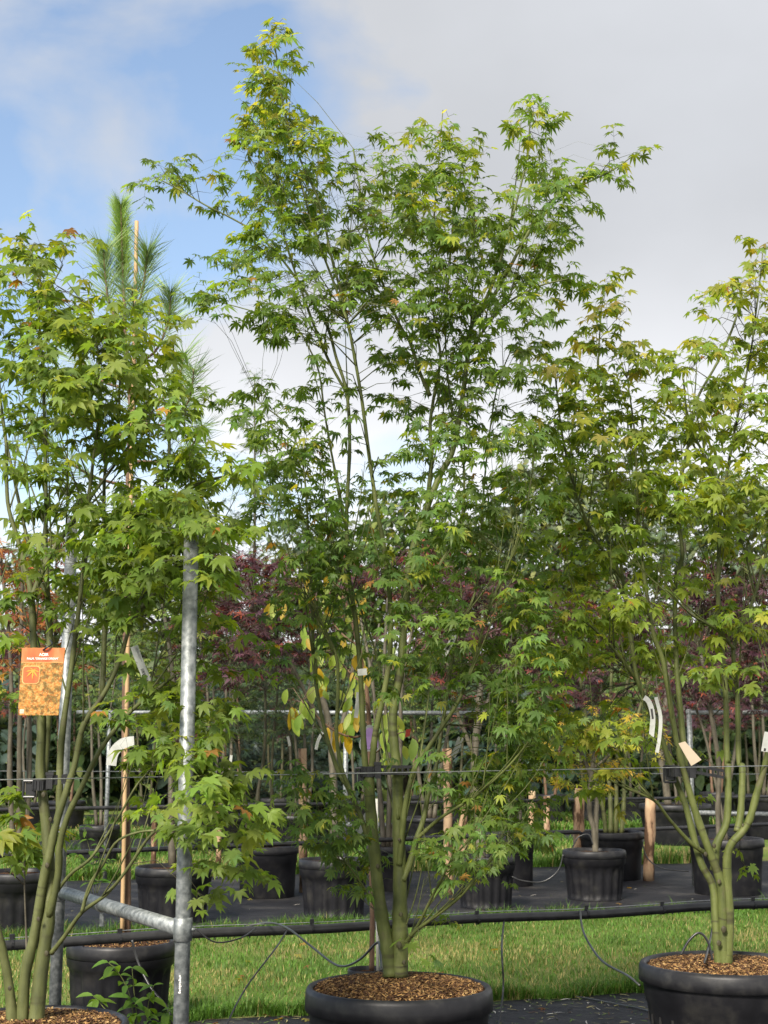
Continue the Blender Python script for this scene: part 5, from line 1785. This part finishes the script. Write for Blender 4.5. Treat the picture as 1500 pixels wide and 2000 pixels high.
weed('bright green weed growing against the pot of the young pine', 6.35, [[(262, 2090), (262, 2020), (255, 1950), (235, 1905), (212, 1880)], [(265, 2090), (268, 2000), (262, 1940), (258, 1890)], [(270, 2090), (285, 2010), (290, 1960), (300, 1925)], [(250, 2090), (235, 2010), (200, 1965), (182, 1945)], [(275, 2090), (300, 2020), (320, 1990), (332, 1970)]], .10, 7, 51)
weed('light green weed sprouting on the lawn behind the broad-leaved maple', 12.2, [[(185, 1745), (182, 1690), (170, 1640), (165, 1615)], [(188, 1745), (195, 1690), (190, 1650)], [(180, 1745), (165, 1700), (152, 1670)], [(190, 1745), (205, 1700), (215, 1680)]], .11, 5, 52)
sap_c = P(52, 1990, D_L + .28)
sap = thing('maple_sapling', 'thin grey-stemmed maple sapling at the back of the broad-leaved maple pot', 'sapling', (sap_c.x, sap_c.y, c_left.z - .02))
ss = stem_paths([(2.6, 1.4, 0, [(52, 1975), (53, 1900), (51, 1820), (48, 1730), (49, 1660), (52, 1580)]), (1.6, .8, -.1, [(46, 1728), (30, 1712), (10, 1700)]), (1.6, .8, .1, [(49, 1690), (30, 1675), (15, 1660)])], D_L + .28, 5)
build_stems(sap, ss, M['bark_grey'], 'stem', 8)
tw, lv = grow_crown(ss, [(30, 1580, 40, 30, 1.1), (45, 1640, 40, 30, 1, .1), (15, 1660, 20, 25, .8), (50, 1700, 20, 20, .6)], D_L + .28, .3, col_broad, .07, 61, per=2200, twl=.06, tiers=(2, 3))
tw.build('twigs', M['bark_dark'], sap, 'stuff')
lv.build(sap, T_BROAD, M['leaf'], 60)

# ------------------------------------------------------------------ fallen leaves
fl = random.Random(77)
fallen = [('front fabric beside the middle maple pot', [G(fl.uniform(400, 1230), fl.uniform(1955, 1998), .012) for _ in range(9)]),
          ('front lawn strip', [G(fl.uniform(380, 1480), fl.uniform(1835, 1925), .03) for _ in range(10)]),
          ('fabric of the back row', [G(fl.uniform(400, 1480), fl.uniform(1712, 1768), .012) for _ in range(12)])]
fl_mesh = []
for k, c in enumerate(((.36, .22, .06), (.22, .10, .04), (.30, .27, .07))):
    tv, tf = T_BROAD[k]
    me = np_mesh('fallen_leaf', tv, tf, np.repeat(np.array([c]), len(tv), axis=0))
    me.materials.append(M['leaf'])
    fl_mesh.append(me)
for where, spots in fallen:
    for p in spots:
        o = bpy.data.objects.new('fallen_leaf', fl.choice(fl_mesh))
        COL.objects.link(o)
        o.location = p
        o.rotation_euler = (fl.uniform(-.3, .3), fl.uniform(-.3, .3), fl.uniform(0, 6.28))
        o.scale = (fl.uniform(.03, .05),) * 3
        tag(o, 'small fallen maple leaf lying on the ' + where, 'leaf', 'fallen leaves on the ' + where)
